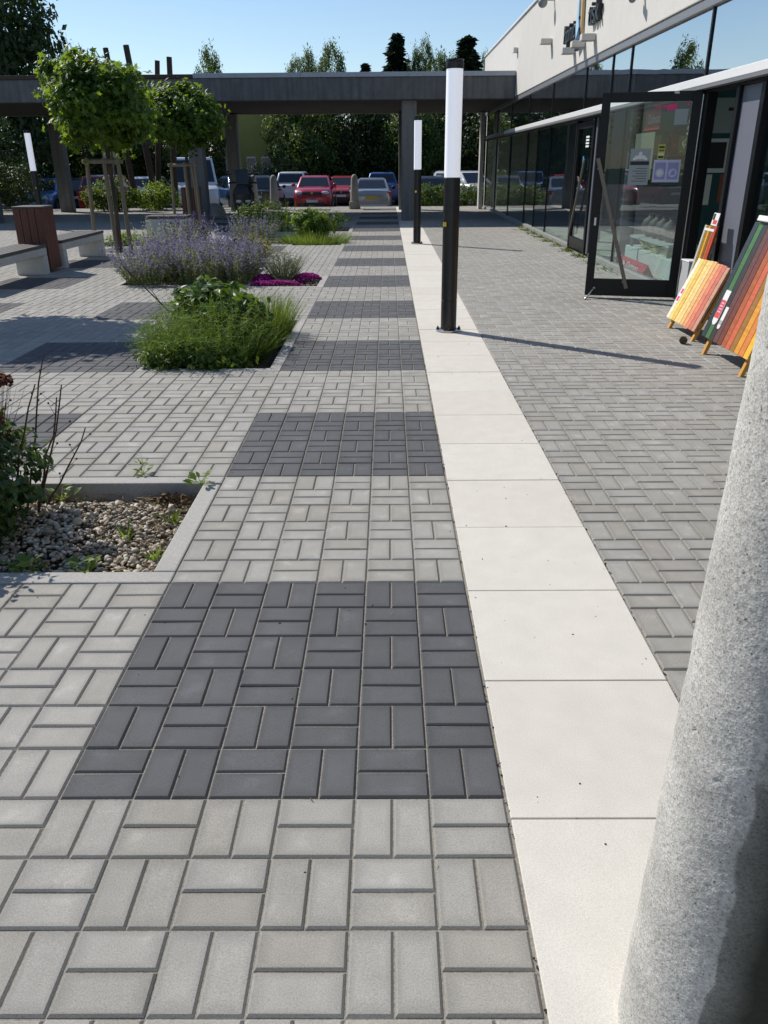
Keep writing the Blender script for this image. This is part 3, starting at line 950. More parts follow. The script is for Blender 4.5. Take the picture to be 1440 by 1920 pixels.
for a, b in zip(cm[:-1], cm[1:]):
    m = MB(); m.box(.02, a + .022, 2.397, .032, b - .022, 3.086); m.build('clerestory_pane', M['coated_glass'], shop)
for y in cm:
    m = MB(); m.box(.003, y - .02, 2.392, .06, y + .02, 3.088); m.build('mullion', M['frame'], shop)
# lower front
low = [(-6.9, -3.7), (-3.7, -.5), (-.5, 2.6), (2.6, 5.0), (5.0, 6.72), (8.36, 11.64), (11.64, 13.03), (14.78, 17.63), (17.63, 19.2), (19.2, 20.74), (20.74, 23.8), (23.8, 27), (27, 29.9)]
for a, b in low:
    m = MB(); m.box(.02, a + .012, .085, .032, b - .012, 2.238); m.build('shop_window', M['glass'], shop)
for y, w in ((-3.7, .02), (-.5, .02), (2.6, .02), (5., .02), (11.64, .008), (17.63, .008), (19.2, .008), (20.74, .008), (23.8, .03), (27, .03), (29.9, .05)):
    m = MB(); m.box(.004, y - w, .083, .06, y + w, 2.239); m.build('mullion', M['frame'], shop)
for a, b in ((-6.9, 6.72), (8.42, 13.03), (14.78, 29.9)):
    m = MB(); m.box(-.035, a, -.02, .09, b, .08); m.build('sill', M['alu'], shop, bevel=.006)
for y, w in ((6.76, .045), (7.36, .04), (8.27, .09), (13.07, .045), (14.74, .045)):
    m = MB(); m.box(-.04, y - w, 0.0, .07, y + w, 2.239); m.build('door_post', M['frame'], shop, bevel=.004)
m = MB(); m.box(.0, 6.806, .02, .05, 7.319, 2.235); m.build('side_panel', M['panel'], shop)
m = MB(); m.box(-.02, 7.40, .002, .3, 8.18, .025); m.build('threshold', M['alu'], shop)
# interior
m = MB(); m.box(.3, YA, -.02, 9.7, YB - .5, .0); m.build('interior_floor', M['inner_floor'], shop)
m = MB(); m.box(.1, YA, 3.0, 9.7, YB - .5, 3.05); m.build('interior_ceiling', M['ceil'], shop)
m = MB(); m.box(5.2, YA, .003, 5.3, YB - .5, 2.998); m.build('interior_wall', M['inner_wall'], shop)
M['blue_wall'] = plain('dark_blue_wall', (.05, .07, .10), .7, var=.1, scale=4)
for y in (12.3, 20.7, 2.0):
    m = MB(); m.box(.3, y, .003, 5.197, y + .1, 2.998); m.build('partition', M['blue_wall'], shop)
m = MB(); m.box(9.7, YA, -.1, 10., YB, 3.197); m.box(.1, YB - .4, -.1, 9.697, YB, 3.197); m.box(.1, YA, -.1, 9.697, YA + .2, 3.197); m.build('outer_wall', M['render'], shop)
# round structural columns and a white service pipe behind the glass
for y in (16.1, 22.3, 9.9):
    m = MB(); m.cyl(.75, y, .003, 2.997, .17, n=20); autosmooth(m.build('inner_column', M['concrete'], shop))

# ---- closed second door, built into the frame
def door_leaf(ln, h, handle_side, kick=.22, stile=.09):
    """leaf along +x from the hinge, returns the door object with its sub-parts"""
    f = MB()
    f.box(0, -.03, 0, stile, .03, h); f.box(ln - stile, -.03, 0, ln, .03, h)
    f.box(stile, -.03, 0, ln - stile, .03, kick); f.box(stile, -.03, h - .1, ln - stile, .03, h)
    d = f.build('door', M['frame'], None, bevel=.004)
    g_ = MB(); g_.box(stile, -.006, kick, ln - stile, .006, h - .1); g_.build('door_pane', M['clear_glass'], d)
    return d


M['bronze'] = plain('brushed_handle', (.17, .15, .125), .4, metal=.55, var=.1, scale=60)
d2 = door_leaf(1.25, 2.16, 1, .2, .07)
d2.parent = shop; d2.location = (.0, 14.69, .04); d2.rotation_euler = (0, 0, R(-90))
m = MB(); m.bar((.17, -.075, .25), (.95, -.075, 1.55), .05, .03, up=(0, 1, 0)); m.build('handle', M['bronze'], d2, bevel=.004)
m = MB(); m.box(0, -.03, .03, .03, .03, 2.235); o = m.build('fixed_light_frame', M['frame'], shop, loc=(0, 13.43, 0), rot=(0, 0, R(-90)))
m = MB(); m.box(.003, 13.12, .03, .05, 13.40, 2.235); m.build('side_panel', M['panel'], shop)

# ---- open door swung out over the paving
hx, hy, fx_, fy_ = 3.19, 8.30, 2.153, 8.576
dl = math.hypot(hx - fx_, hy - fy_); da = math.atan2(fy_ - hy, fx_ - hx)
d1 = door_leaf(dl, 2.24, 1, .2, .095)
d1.parent = shop; d1.location = (hx - FX, hy, .03); d1.rotation_euler = (0, 0, da)
d1['label'] = 'black framed glass door standing open'
# the leaf runs from hinge to free edge along local +x; local +y faces the camera side
m = MB(); m.bar((dl - .015, .075, 1.56), (dl - .49, .075, .10), .045, .028, up=(0, 1, 0))
m.box(dl - .035, .03, 1.44, dl - .015, .065, 1.46); m.box(dl - .45, .03, .16, dl - .43, .065, .18); m.build('handle', M['bronze'], d1, bevel=.003)
m = MB(); m.bar((dl - .11, .045, .09), (dl - .02, .22, -.02), .014, .014); m.ball((dl - .02, .22, -.014), .017, 10, 6); m.ball((dl - .11, .04, .09), .02, 10, 6); m.build('door_stop', M['steel'], d1)
m = MB(); m.bar((.0, -.05, 2.21), (.3, .035, 2.225), .02, .022); m.build('door_closer_arm', M['steel'], d1)
m = MB(); m.box(dl - .06, .031, .82, dl - .035, .036, .91); m.build('lock_plate', M['steel'], d1, bevel=.002)
m = MB(); m.cyl(-.012, .034, .05, 2.2, .008, n=8); m.build('hinge_rod', M['steel'], d1)
bpy.context.view_layer.update()
DMW = d1.matrix_world.copy()


def on_door(name, label, cat, x0, z0, x1, z1, mat, dy=.011, th=.002):
    """something flat stuck on the open door's glass, at its place on the leaf"""
    p = DMW @ Vector(((x0 + x1) / 2, dy, (z0 + z1) / 2))
    t = thing(name, label, cat, p, da)
    m = MB(); m.box(-(x1 - x0) / 2, 0, -(z1 - z0) / 2, (x1 - x0) / 2, th, (z1 - z0) / 2); m.build('sheet', mat, t)
    return t


def text(body, size, mat, parent, loc, rot, name='lettering', ext=.001, align='CENTER', sx=1.):
    c = bpy.data.curves.new(name, 'FONT'); c.body = body; c.size = size; c.extrude = ext; c.align_x = align; c.align_y = 'CENTER'
    c.materials.append(mat)
    o = link(name, c, None)
    me = bpy.data.meshes.new_from_object(o.evaluated_get(bpy.context.evaluated_depsgraph_get()))
    bpy.data.objects.remove(o)
    o = link(name, me, parent, loc, rot); o.scale.x = sx
    return o


M['paper'] = plain('paper', (.72, .72, .70), .7); M['violet'] = plain('violet_print', (.30, .30, .52), .6); M['lilac'] = plain('lilac_print', (.55, .55, .74), .6)
M['ink'] = plain('black_print', (.02, .02, .022), .6); M['pink'] = plain('pink_sticker', (.75, .05, .2), .5); M['red'] = plain('red_card', (.62, .03, .06), .45)
M['green_print'] = plain('yellow_green_print', (.55, .6, .08), .6); M['brown_print'] = plain('brown_print', (.3, .09, .05), .6)
M['grey_paper'] = plain('grey_paper', (.33, .38, .38), .7); M['white_print'] = plain('white_print', (.8, .8, .8), .6); M['blue_print'] = plain('blue_print', (.05, .3, .6), .5)
bk = (R(90), 0, R(180))     # lettering that reads from the camera's side of the leaf
# face coordinates: x from the hinge, z from the foot of the leaf; seen from the camera the hinge is at the right
t = on_door('notice_sheet', 'violet notice sheet with two round pictograms stuck low on the open door glass', 'notice', .135, 1.30, .43, 1.54, M['lilac'])
for i, cx in enumerate((-.07, .07)):
    m = MB(); m.box(cx - .06, .002, -.09, cx + .06, .0035, .09); m.build('printed_square', M['violet'], t)
    m = MB(); m.tube([(cx, .0035, -.02), (cx, .005, -.02)], .047, 20); m.build('pictogram', M['lilac'], t)
    m = MB()
    if i == 0: m.prism([(cx - .03, -.04), (cx + .025, -.045), (cx + .01, .0), (cx - .02, .012)], 'y', .005, .006)
    else: m.tube([(cx, .005, -.02), (cx, .006, -.02)], .03, 16); m.prism([(cx - .02, -.035), (cx + .02, -.035), (cx, .015)], 'y', .006, .007)
    m.build('pictogram_mark', M['violet'] if i == 0 else M['paper'], t)
t = on_door('price_label', 'narrow yellow green label with dark bars above the violet notice', 'label', .325, 1.545, .40, 1.70, M['green_print'])
for z, mt in ((.05, 'ink'), (.015, 'brown_print'), (-.025, 'paper'), (-.055, 'ink')):
    m = MB(); m.box(-.03, .002, z - .011, .03, .0032, z + .011); m.build('printed_bar', M[mt], t)
t = on_door('opening_hours', 'pale opening hours sheet with a sketched crest above its table on the open door', 'notice', .475, 1.27, .70, 1.66, M['grey_paper'], .0075)
m = MB(); m.box(-.105, .002, .02, .105, .003, .06); m.build('printed_bar', M['ink'], t)
for k in range(6):
    m = MB(); m.box(-.09, .002, -.02 - k * .027, .03 + .04 * (k % 2), .003, -.014 - k * .027); m.build('printed_line', M['ink'], t)
for px, pz, pr_ in ((0, .11, .03), (-.04, .10, .022), (.04, .10, .022), (-.065, .085, .016), (.065, .085, .016), (0, .145, .018)):
    m = MB(); m.tube([(px, .002, pz), (px, .003, pz)], pr_, 12); m.build('crest_blot', M['white_print'], t)
on_door('paper_note', 'blank pale grey paper note near the top corner of the open door', 'note', .125, 1.90, .265, 2.06, M['grey_paper'])
p = DMW @ Vector((.34, .011, 2.09)); t = thing('pink_sticker', 'torn pink arrow shaped sticker at the top of the open door', 'sticker', p, da)
m = MB(); m.prism([(-.09, .03), (-.09, -.035), (.02, -.045), (.03, -.01), (.16, -.005), (.16, .006), (.02, .01)], 'y', 0, .002); m.build('sheet', M['pink'], t)
p = DMW @ Vector((.135, .011, 2.11)); t = thing('pink_sticker', 'tiny pink sticker in the upper corner of the open door by its hinge', 'sticker', p, da)
m = MB(); m.prism([(-.015, .015), (-.012, -.01), (0, -.022), (.014, -.01), (.016, .015)], 'y', 0, .002); m.build('sheet', M['pink'], t)
p = DMW @ Vector((dl - .14, .011, 1.86)); t = thing('window_lettering', 'column of small dark letters down the free edge of the open door glass', 'lettering', p, da)
for k, s_ in enumerate('PAPIR'):
    text(s_, .05, M['ink'], t, (.012 * k / 5, 0, .17 - k * .075), bk, 'letter')
# stickers on the closed second door
t = thing('door_sign', 'white striped opening hours sign on the closed second door', 'sign', (FX - .045, 13.75, 1.86), 0)
for k in range(4):
    m = MB(); m.box(-.002, -.12, -.075 + k * .05, .002, .12, -.045 + k * .05); m.build('stripe', M['white_print'], t)
t = thing('door_sticker', 'small blue and white sticker below the striped sign on the second door', 'sticker', (FX - .045, 13.95, 1.52), 0)
m = MB(); m.box(-.002, -.03, -.12, .002, .05, .12); m.build('sheet', M['blue_print'], t); m = MB(); m.box(-.0035, -.06, -.10, -.0005, -.032, .08); m.build('sheet', M['white_print'], t)

# ---- things on the upper wall
M['letter'] = plain('black_letters', (.014, .014, .014), .4)
M['gold'] = plain('gold_print', (.62, .42, .2), .45); M['pale_blue'] = plain('pale_blue_print', (.4, .62, .8), .5); M['navy'] = plain('navy_print', (.015, .05, .1), .5)
WX = FX - .05
t = thing('shop_sign', 'raised black shop sign lettering with a blue and gold feather mark on the beige wall', 'sign', (WX, 14.9, 3.80))
rz = (R(90), 0, R(-90))
for body, y, z, sz, sx in (('Papírnictví', .62, -.03, .44, .72), ('tisk', -1.12, .02, .50, 1.05)):
    text(body, sz, M['letter'], t, (-.045, y, z), rz, 'lettering', .04, sx=sx)
m = MB(); m.prism([(.0, .42), (-.09, .42), (-.15, -.02), (-.18, -.18), (-.09, -.02), (-.04, .1)], 'x', -.06, -.01); m.build('feather_gold', M['gold'], t)
m = MB(); m.prism([(.12, .42), (.03, .42), (-.01, .1), (-.08, -.05), (.1, -.22), (.18, .0)], 'x', -.09, -.01); m.build('feather_blue', M['pale_blue'], t)
m = MB(); m.prism([(.1, -.235), (-.09, -.06), (-.22, -.26), (-.06, -.32), (.16, -.40)], 'x', -.09, -.01); m.build('feather_navy', M['navy'], t)
M['box_white'] = plain('beige_box', (.6, .585, .54), .6)
for i, (y, z) in enumerate(((15.45, 3.45), (14.62, 3.46), (13.85, 3.47), (17.9, 3.9))):
    lab = ['wall spotlight box under the sign, farthest of the three in the row', 'wall spotlight box under the sign, middle one of the row of three', 'wall spotlight box under the sign, nearest of the three in the row', 'single small spotlight box on the beige wall beyond the shop sign'][i]
    t = thing('wall_light', lab, 'wall light', (WX, y, z), group='spotlight boxes on the beige wall')
    m = MB(); m.box(-.24, -.09, -.05, -.004, .09, .05); m.build('housing', M['box_white'], t, bevel=.008)
    m = MB(); m.box(-.22, -.07, -.056, -.02, .07, -.0515); m.build('lens', M['grey_metal'], t)
t = thing('wall_camera', 'grey dome camera on an arm high on the beige wall', 'camera', (WX, 17.9, 4.62))
m = MB(); m.bar((-.004, 0, .05), (-.22, 0, .05), .05, .05); m.build('arm', M['grey_metal'], t)
m = MB(); m.ball((-.24, 0, -.01), (.1, .1, .1), 14, 8); autosmooth(m.build('dome', M['grey_metal'], t))
t = thing('wall_camera', 'grey bullet floodlight at the top edge of the picture on the beige wall', 'floodlight', (WX, 11.1, 3.58))
m = MB(); m.bar((-.004, 0, .06), (-.16, 0, .06), .04, .04); m.build('arm', M['grey_metal'], t)
m = MB(); m.tube([(-.12, .08, .03), (-.18, -.08, -.01)], [.035, .05], 14); autosmooth(m.build('head', M['grey_metal'], t))
t = thing('wall_light', 'tiny pale fitting near the roof edge at the far end of the beige wall', 'wall light', (WX, 22.9, 4.3))
m = MB(); m.box(-.12, -.1, -.06, -.004, .1, .06); m.build('housing', M['box_white'], t, bevel=.01)

# ================================================================== window display behind the glass
t = thing('display_plinth', 'long white plinth along the inside of the shop window', 'plinth', (FX + .15, 8.6, 0))
m = MB(); m.box(.2, .3, .001, .75, 3.5, .30); m.build('body', M['paper'], t, bevel=.01)
t = thing('brand_box', 'red three sided box with white lettering lying inside the shop window', 'display box', (FX + .12, 10.9, .022))
m = MB(); m.prism([(-.05, .0), (.14, .0), (.045, .17)], 'y', -.7, .75); m.build('box', M['red'], t)
text('Dalmon', .13, M['white_print'], t, (-.0085, -.1, .08), (R(61), 0, R(-90)), 'lettering', .001, sx=1.5)
m = MB(); m.prism([(.34, .035), (.28, .085), (.34, .14), (.40, .085)], 'x', -.015, -.008); m.build('emblem', M['white_print'], t, rot=(0, R(0), 0))
M['bag'] = plain('brown_glaze', (.13, .085, .07), .6, var=.2, scale=10)
for i in range(4):
    t = thing('round_vessel', ['farthest', 'second farthest', 'third farthest', 'nearest'][i] + ' of four round brown vessels behind the shop window', 'vessel', (FX + .55, 11.5 - i * .33, .478), group='round brown vessels in the shop window')
    m = MB(); m.lathe((0, 0, 0), [(.07, 0), (.13, .06), (.155, .15), (.13, .24), (.06, .29), (.05, .31)], 18); autosmooth(m.build('body', M['bag'], t)); m = MB(); m.lathe((0, 0, 0), [(.058, .312), (.058, .33), (.02, .335)], 14); m.build('lid', M['bag'], t)
t = thing('display_table', 'low pale display table inside the shop window', 'table', (FX + .35, 9.8, .0))
m = MB(); m.box(0, 0.2, .44, .5, 2.1, .475); m.build('top', M['concrete_pale'], t)
for x in (.03, .47):
    for y in (.25, 2.05):
        m = MB(); m.box(x - .02, y - .02, 0, x + .02, y + .02, .438); m.build('leg', M['grey_metal'], t)
M['fan'] = leaf_mat('paper_flower', (.5, .5, .42), (.7, .72, .4), .3)
for i in range(5):
    r_ = np.random.default_rng(50 + i); k = 60
    B = np.zeros((k, 3)) + r_.normal(size=(k, 3)) * .01; D = r_.normal(size=(k, 3)) * [.8, .8, .5] + [0, 0, .9]
    V, F, T = blades_geo(B, D, r_.uniform(.12, .26, k), r_.uniform(.008, .02, k), r_.uniform(0, .5, k), r_, 3)
    o = link('paper_flower', fast_mesh('paper_flower', V, [F], M['fan'], None, T), None, (FX + .46 + .09 * (i % 2), 11.3 - i * .28, .30))
    tag(o, ['white', 'cream', 'yellow', 'pale yellow', 'peach'][i] + ' paper flower spray standing on the plinth in the shop window', 'paper flower', 'paper flowers in the shop window')
t = thing('notice_board', 'dark teal notice board with sheets of paper just inside the open doorway', 'notice board', (FX + .42, 9.0, 0), 0)
M['teal'] = plain('teal_board', (.02, .075, .085), .7)
m = MB(); m.box(-.2, 0, .2, 1.6, .04, 2.45); m.build('board', M['teal'], t)
for nm, x0, z0, x1, z1, mt in (('sheet', -.1, 1.86, .75, 2.24, 'grey_paper'), ('sheet', -.15, 1.42, .6, 1.80, 'paper'), ('sheet', -.18, 1.05, .02, 1.40, 'paper'), ('sheet', .12, 1.08, .4, 1.40, 'brown_print'), ('sheet', -.18, .3, .5, .58, 'grey_paper')):
    m = MB(); m.box(x0, -.006, z0, x1, -.001, z1); s_ = m.build(nm, M[mt], t)
m = MB(); m.box(-.06, -.0085, 1.47, .14, -.0065, 1.76); m.build('portrait_print', M['ink'], t)
for k in range(3):
    m = MB(); m.box(.2, -.0085, 1.6 - .045 * k, .52, -.0065, 1.615 - .045 * k); m.build('printed_line', M['ink'], t)
m = MB(); m.box(.1, -.0085, 2.1, .6, -.0065, 2.135); m.build('printed_line', M['ink'], t)
text('EXTERIÉR', .12, M['ink'], t, (.05, -.008, .42), (R(90), 0, 0), 'lettering', .001)
t = thing('packet_rack', 'wall rack of orange and brown packets seen through the open door glass', 'rack', (FX + .5, 12.27, 0))
m = MB(); m.box(0, -.12, 1.2, 2.4, -.002, 1.23); m.box(0, -.12, 1.62, 2.4, -.002, 1.65); m.build('shelf', M['grey_metal'], t)
for k in range(36):
    m = MB(); m.box(-.055, -.05, 0, .055, .0, rng.uniform(.24, .33)); m.build('packet', M[['red', 'gold', 'brown_print', 'red', 'green_print', 'gold'][k % 6]], t, loc=(.07 + (k % 18) * .13, -.05, 1.233 if k < 18 else 1.653))
t = thing('window_poster', 'red poster with white lettering hung inside the shop window behind the open door', 'poster', (FX + .09, 10.55, 2.08))
m = MB(); m.box(0, -.35, -.13, .004, .35, .13); m.build('sheet', M['red'], t); text('Dalmon', .17, M['white_print'], t, (-.002, -.08, .0), (R(90), 0, R(-90)), 'lettering', .001)
t = thing('window_poster', 'pale brown sheet hanging below the red poster inside the shop window', 'poster', (FX + .09, 10.8, 1.62))
m = MB(); m.box(0, -.45, -.3, .004, .45, .3); m.build('sheet', plain('kraft_paper', (.3, .25, .2), .8, var=.05), t)
# shelves with goods deeper inside, dim through the glass
t = thing('goods_shelf', 'shop shelving with coloured boxes dimly visible through the glass', 'shelf', (FX + 4.6, 12.5, 0))
m = MB()
for z in (.3, .8, 1.3, 1.8): m.box(0, 0, z, .4, 7, z + .03)
m.build('shelves', M['paper'], t)
for k in range(60):
    y = rng.uniform(.1, 6.7); z = [.333, .833, 1.333, 1.833][k % 4]
    m = MB(); m.box(.05, 0, 0, .3, rng.uniform(.08, .25), rng.uniform(.12, .36)); o = m.build('goods_box', M[['red', 'blue_print', 'gold', 'white_print', 'green_print', 'brown_print'][k % 6]], t, loc=(0, y, z))

# ================================================================== slatted wood stain display boards
def stain(name, c): return wood_mat('stain_' + name, c, .45, .16, (45, 4, 45))


PAL1 = [(.82, .77, .62), (.82, .64, .17), (.76, .48, .12), (.80, .60, .20), (.78, .56, .24), (.76, .44, .16), (.74, .34, .15), (.66, .22, .13), (.58, .16, .11), (.52, .28, .18)]
PAL2 = [(.028, .04, .048), (.06, .16, .055), (.04, .036, .036), (.13, .055, .045), (.17, .05, .035), (.40, .11, .04), (.58, .13, .06), (.30, .15, .035), (.68, .30, .035), (.62, .21, .05), (.80, .44, .04)]
PAL3 = [(.5, .48, .42), (.28, .17, .02), (.68, .36, .02), (.25, .09, .02), (.42, .12, .03), (.5, .07, .03)]
M['raw_wood'] = wood_mat('raw_wood', (.60, .30, .055), .5, .15)


def board(label, x0, z0, x1, z1, ya, yb, pal, leg_y, foot=True, extra=None):
    """slats side by side from y = ya (far, left in the picture) down to yb; the panel leans from (x0, z0) to (x1, z1)"""
    t = thing('display_board', label, 'display board', (x0, (ya + yb) / 2, 0), group='wood stain display boards leaning by the shop door')
    L = math.hypot(x1 - x0, z1 - z0); a = math.atan2(x1 - x0, z1 - z0)       # lean from the vertical
    F_ = Matrix.Translation((0, 0, z0)) @ Matrix.Rotation(a, 4, 'Y')
    w = (ya - yb) / len(pal)
    for i, c in enumerate(pal):
        y = (ya - yb) / 2 - w * (i + .5)
        m = MB(); hh = L + rng.uniform(-.004, .004) + (.012 * math.sin(i * .35) if foot else 0)
        m.box(0, -w / 2 + .003, 0, .022, w / 2 - .003, hh)
        o = m.build('slat', stain('%02d' % (i + 20 * len(pal)), c), t, bevel=.004); o.matrix_local = F_ @ Matrix.Translation((rng.uniform(-.001, .001), y, 0))
    for z in (.12 * L, .86 * L):
        m = MB(); m.box(.0235, -(ya - yb) / 2 + .02, z - .025, .045, (ya - yb) / 2 - .02, z + .025); o = m.build('back_rail', M['raw_wood'], t); o.matrix_local = F_
    if foot:
        for y in leg_y:
            yy = y - (ya + yb) / 2
            m = MB(); m.box(.046, yy - .022, -z0 / math.cos(a), .076, yy + .022, L * .9); o = m.build('leg', M['raw_wood'], t, bevel=.003); o.matrix_local = F_
            m = MB(); m.bar((x1 - x0 + .05, yy, z1 * .86), (x1 - x0 + .30, yy, .002), .03, .03, up=(0, 1, 0)); m.build('rear_strut', M['raw_wood'], t)
    return t, F_, L


b1, F1, L1 = board('small slatted board of pale yellow to pink stained strips leaning beside the open door', 2.532, .10, 2.776, .671, 6.606, 5.805, PAL1, (6.53, 5.87))
m = MB(); m.box(-.004, .30, .16, -.0005, .39, .33); o = m.build('label_card', M['paper'], b1); o.matrix_local = F1
m = MB(); m.box(-.0055, .32, .18, -.0042, .37, .23); m.box(-.0055, .315, .26, -.0042, .36, .31); o = m.build('label_print', M['pink'], b1); o.matrix_local = F1
b2, F2, L2 = board('large slatted board of dark green to orange stained strips with white paint labels on it', 2.454, .15, 2.764, 1.089, 5.422, 4.44, PAL2, (5.33, 4.53))
M['card_white'] = plain('white_card', (.75, .74, .72), .5); M['card_red'] = plain('red_print', (.7, .07, .08), .5)


def pill(w, h, n=8):
    return [(w / 2 * math.cos(a_) , -h / 2 + w / 2 + w / 2 * math.sin(a_)) for a_ in np.linspace(-math.pi, 0, n)] + [(w / 2, h / 2), (-w / 2, h / 2)]


for (y, z, w, h, red) in ((.345, .27, .10, .30, True), (.225, .20, .058, .19, False)):
    m = MB(); m.prism([(p[0] + y, p[1] + z) for p in pill(w, h)], 'x', -.006, -.0005); o = m.build('label_card', M['card_white'], b2, bevel=.001); o.matrix_local = F2
    m = MB(); m.box(-.0075, y - w * .45, z - h * .3, -.0062, y + w * .45, z + h * (.22 if red else -.1)); o = m.build('label_print', M['card_red'] if red else M['grey_paper'], b2); o.matrix_local = F2
    if red:
        for k in range(4):
            m = MB(); m.box(-.0088, y - w * .3, z - .04 + k * .025, -.0077, y + w * (.3 - .1 * (k % 2)), z - .031 + k * .025); o = m.build('printed_line', M['lilac'], b2); o.matrix_local = F2
m = MB(); m.box(-.035, -.48, L2 + .005, .06, .40, L2 + .05); o = m.build('top_rail', M['card_white'], b2, bevel=.006); o.matrix_local = F2
M['clear'] = glass_mat('clear_plastic', (.8, .84, .86), 1.45)
m = MB(); m.box(-.02, -.5, L2 + .055, -.016, .28, L2 + .34); o = m.build('clear_pocket', M['clear'], b2); o.matrix_local = F2
for k, mt in enumerate(('gold', 'paper', 'brown_print')):
    m = MB(); m.box(-.012, -.12 - k * .12, L2 + .056, -.006, -.02 - k * .12, L2 + .26 - .03 * k); o = m.build('leaflet', M[mt], b2); o.matrix_local = F2
b3, F3, L3 = board('narrow upright board of brown and red stained strips standing behind the small board', 2.92, .02, 3.10, .93, 7.42, 7.08, PAL3, (), False)
m = MB(); m.box(-.004, -.13, L3 - .055, -.0005, .14, L3 - .03); o = m.build('label_card', M['card_white'], b3); o.matrix_local = F3
m = MB(); m.box(.0, -.14, L3 + .004, .004, .02, L3 + .13); o = m.build('label_card', M['paper'], b3); o.matrix_local = F3
m = MB(); m.box(-.002, -.12, L3 + .02, -.0005, -.02, L3 + .06); o = m.build('label_print', M['card_red'], b3); o.matrix_local = F3
m = MB(); m.box(-.002, -.04, L3 + .06, -.0005, .01, L3 + .12); o = m.build('label_print', M['ink'], b3); o.matrix_local = F3
t = thing('grey_crate', 'pale grey box standing behind the small slatted board', 'box', (3.08, 7.66, 0))
m = MB(); m.box(-.05, -.12, .001, .14, .12, .52); m.build('body', plain('grey_box', (.42, .43, .43), .6, var=.05), t, bevel=.006); m = MB(); m.box(-.056, -.126, .523, .146, .126, .54); m.build('lid', M['paper'], t, bevel=.004)

# pine cone
t = thing('pine_cone', 'open brown pine cone lying on the paving in front of the boards', 'pine cone', (2.43, 5.75, .033))
r_ = np.random.default_rng(5); P = []; Nn = []; A = []
for k in range(110):
    f = (k + .5) / 110; ph = k * 2.39996; zz_ = -.033 + .066 * f; rr_ = .030 * math.sin(math.pi * min(.97, f * .8 + .16))
    d = np.array([math.cos(ph), math.sin(ph), 0]); P.append(d * rr_ + [0, 0, zz_]); A.append(d + [0, 0, .35]); Nn.append(np.array([0, 0, 1.]) - d * .3)
V, F, T = leaf_geo(np.array(P), np.array(Nn), .027, 'oval', None, r_, np.array(A))
M['cone'] = toned('cone_scale', [(.10, .065, .045), (.26, .18, .12), (.42, .33, .25)], .8)
o = link('scales', fast_mesh('scales', V, [F], M['cone'], None, T), t); o.rotation_euler = (1.2, .3, .4)
m = MB(); m.ball((0, 0, 0), (.012, .012, .026), 8, 6); o = m.build('core', M['dry'], t); o.rotation_euler = (1.2, .3, .4)
# ================================================================== benches, bins, bollards
M['bench_wood'] = wood_mat('bench_timber', (.085, .078, .075), .6, .25, (4, 60, 60))
M['bin_wood'] = wood_mat('bin_timber', (.115, .036, .022), .5, .3, (50, 50, 3))
M['bench_stone'] = plain('bench_concrete', (.56, .56, .54), .8, var=.08, scale=12, bump=.3, bscale=250, dirt=.2)


def bench(label, x, y0, y1, w=.46):
    """long side along y"""
    t = thing('bench', label, 'bench', (x, (y0 + y1) / 2, 0), group='concrete benches with dark slats')
    h = (y1 - y0) / 2
    m = MB(); m.box(-w / 2, -h, .29, w / 2, h, .40); m.box(-w / 2, -h, .0, w / 2, -h + .14, .2895); m.box(-w / 2, h - .14, .0, w / 2, h, .2895)
    m.build('concrete_frame', M['bench_stone'], t, bevel=.012)
    n = 5; sw = (w + .02) / n
    for i in range(n):
        m = MB(); m.box(-w / 2 - .01 + sw * i + .005, -h - .01, .403, -w / 2 - .01 + sw * (i + 1) - .005, h + .01, .448); m.build('slat', M['bench_wood'], t, bevel=.005)
    return t


bench('concrete bench with dark slats running out of the left edge of the picture', -5.83, 9.1, 11.25)
bench('concrete bench with dark slats between the slatted bin and the staked maple', -5.83, 11.92, 13.95)
t = thing('bench', 'pale closed concrete stool block with dark slatted top beside the catmint', 'bench', (-5.35, 17.8, 0), group='concrete benches with dark slats')
m = MB(); m.box(-.46, -.3, 0, .46, .3, .43); m.build('concrete_frame', M['bench_stone'], t, bevel=.012)
for i in range(4):
    m = MB(); m.box(-.47, -.31 + i * .155, .433, .47, -.31 + i * .155 + .147, .49); m.build('slat', M['bench_wood'], t, bevel=.005)


def slat_bin(label, loc, rz=0):
    t = thing('litter_bin', label, 'litter bin', loc, rz, group='slatted wooden litter bins')
    m = MB(); m.box(-.2, -.2, .06, .2, .2, .93); m.build('liner', M['black_metal'], t)
    m = MB(); m.box(-.235, -.235, .955, .235, .235, .985); m.build('lid', M['bench_wood'], t, bevel=.006)
    for s in range(4):
        for i in range(4):
            a = -.225 + i * .1135
            m = MB(); m.box(a, -.228, .05, a + .105, -.203, .952); o = m.build('slat', M['bin_wood'], t, bevel=.003); o.rotation_euler.z = s * math.pi / 2
    return t


b_ = slat_bin('reddish brown slatted wooden litter bin between the two benches', (-5.85, 11.59, 0))
b2_ = copy_tree(b_); b2_.location = (-5.72, 21.9, 0); b2_['label'] = 'reddish brown slatted litter bin behind the pale stool block, by a walkway column'


def bollard(label, x, y, g='concrete bollards along the car park'):
    t = thing('bollard', label, 'bollard', (x, y, 0), group=g)
    m = MB(); m.box(-.2, -.2, -.02, .2, .2, .26); m.build('plinth', M['concrete'], t, bevel=.02)
    m = MB(); m.lathe((0, 0, 0), [(.165, .262), (.125, 1.0), (.112, 1.08), (.08, 1.15), (.03, 1.18)], 20); autosmooth(m.build('shaft', M['concrete'], t), 60)
    return t


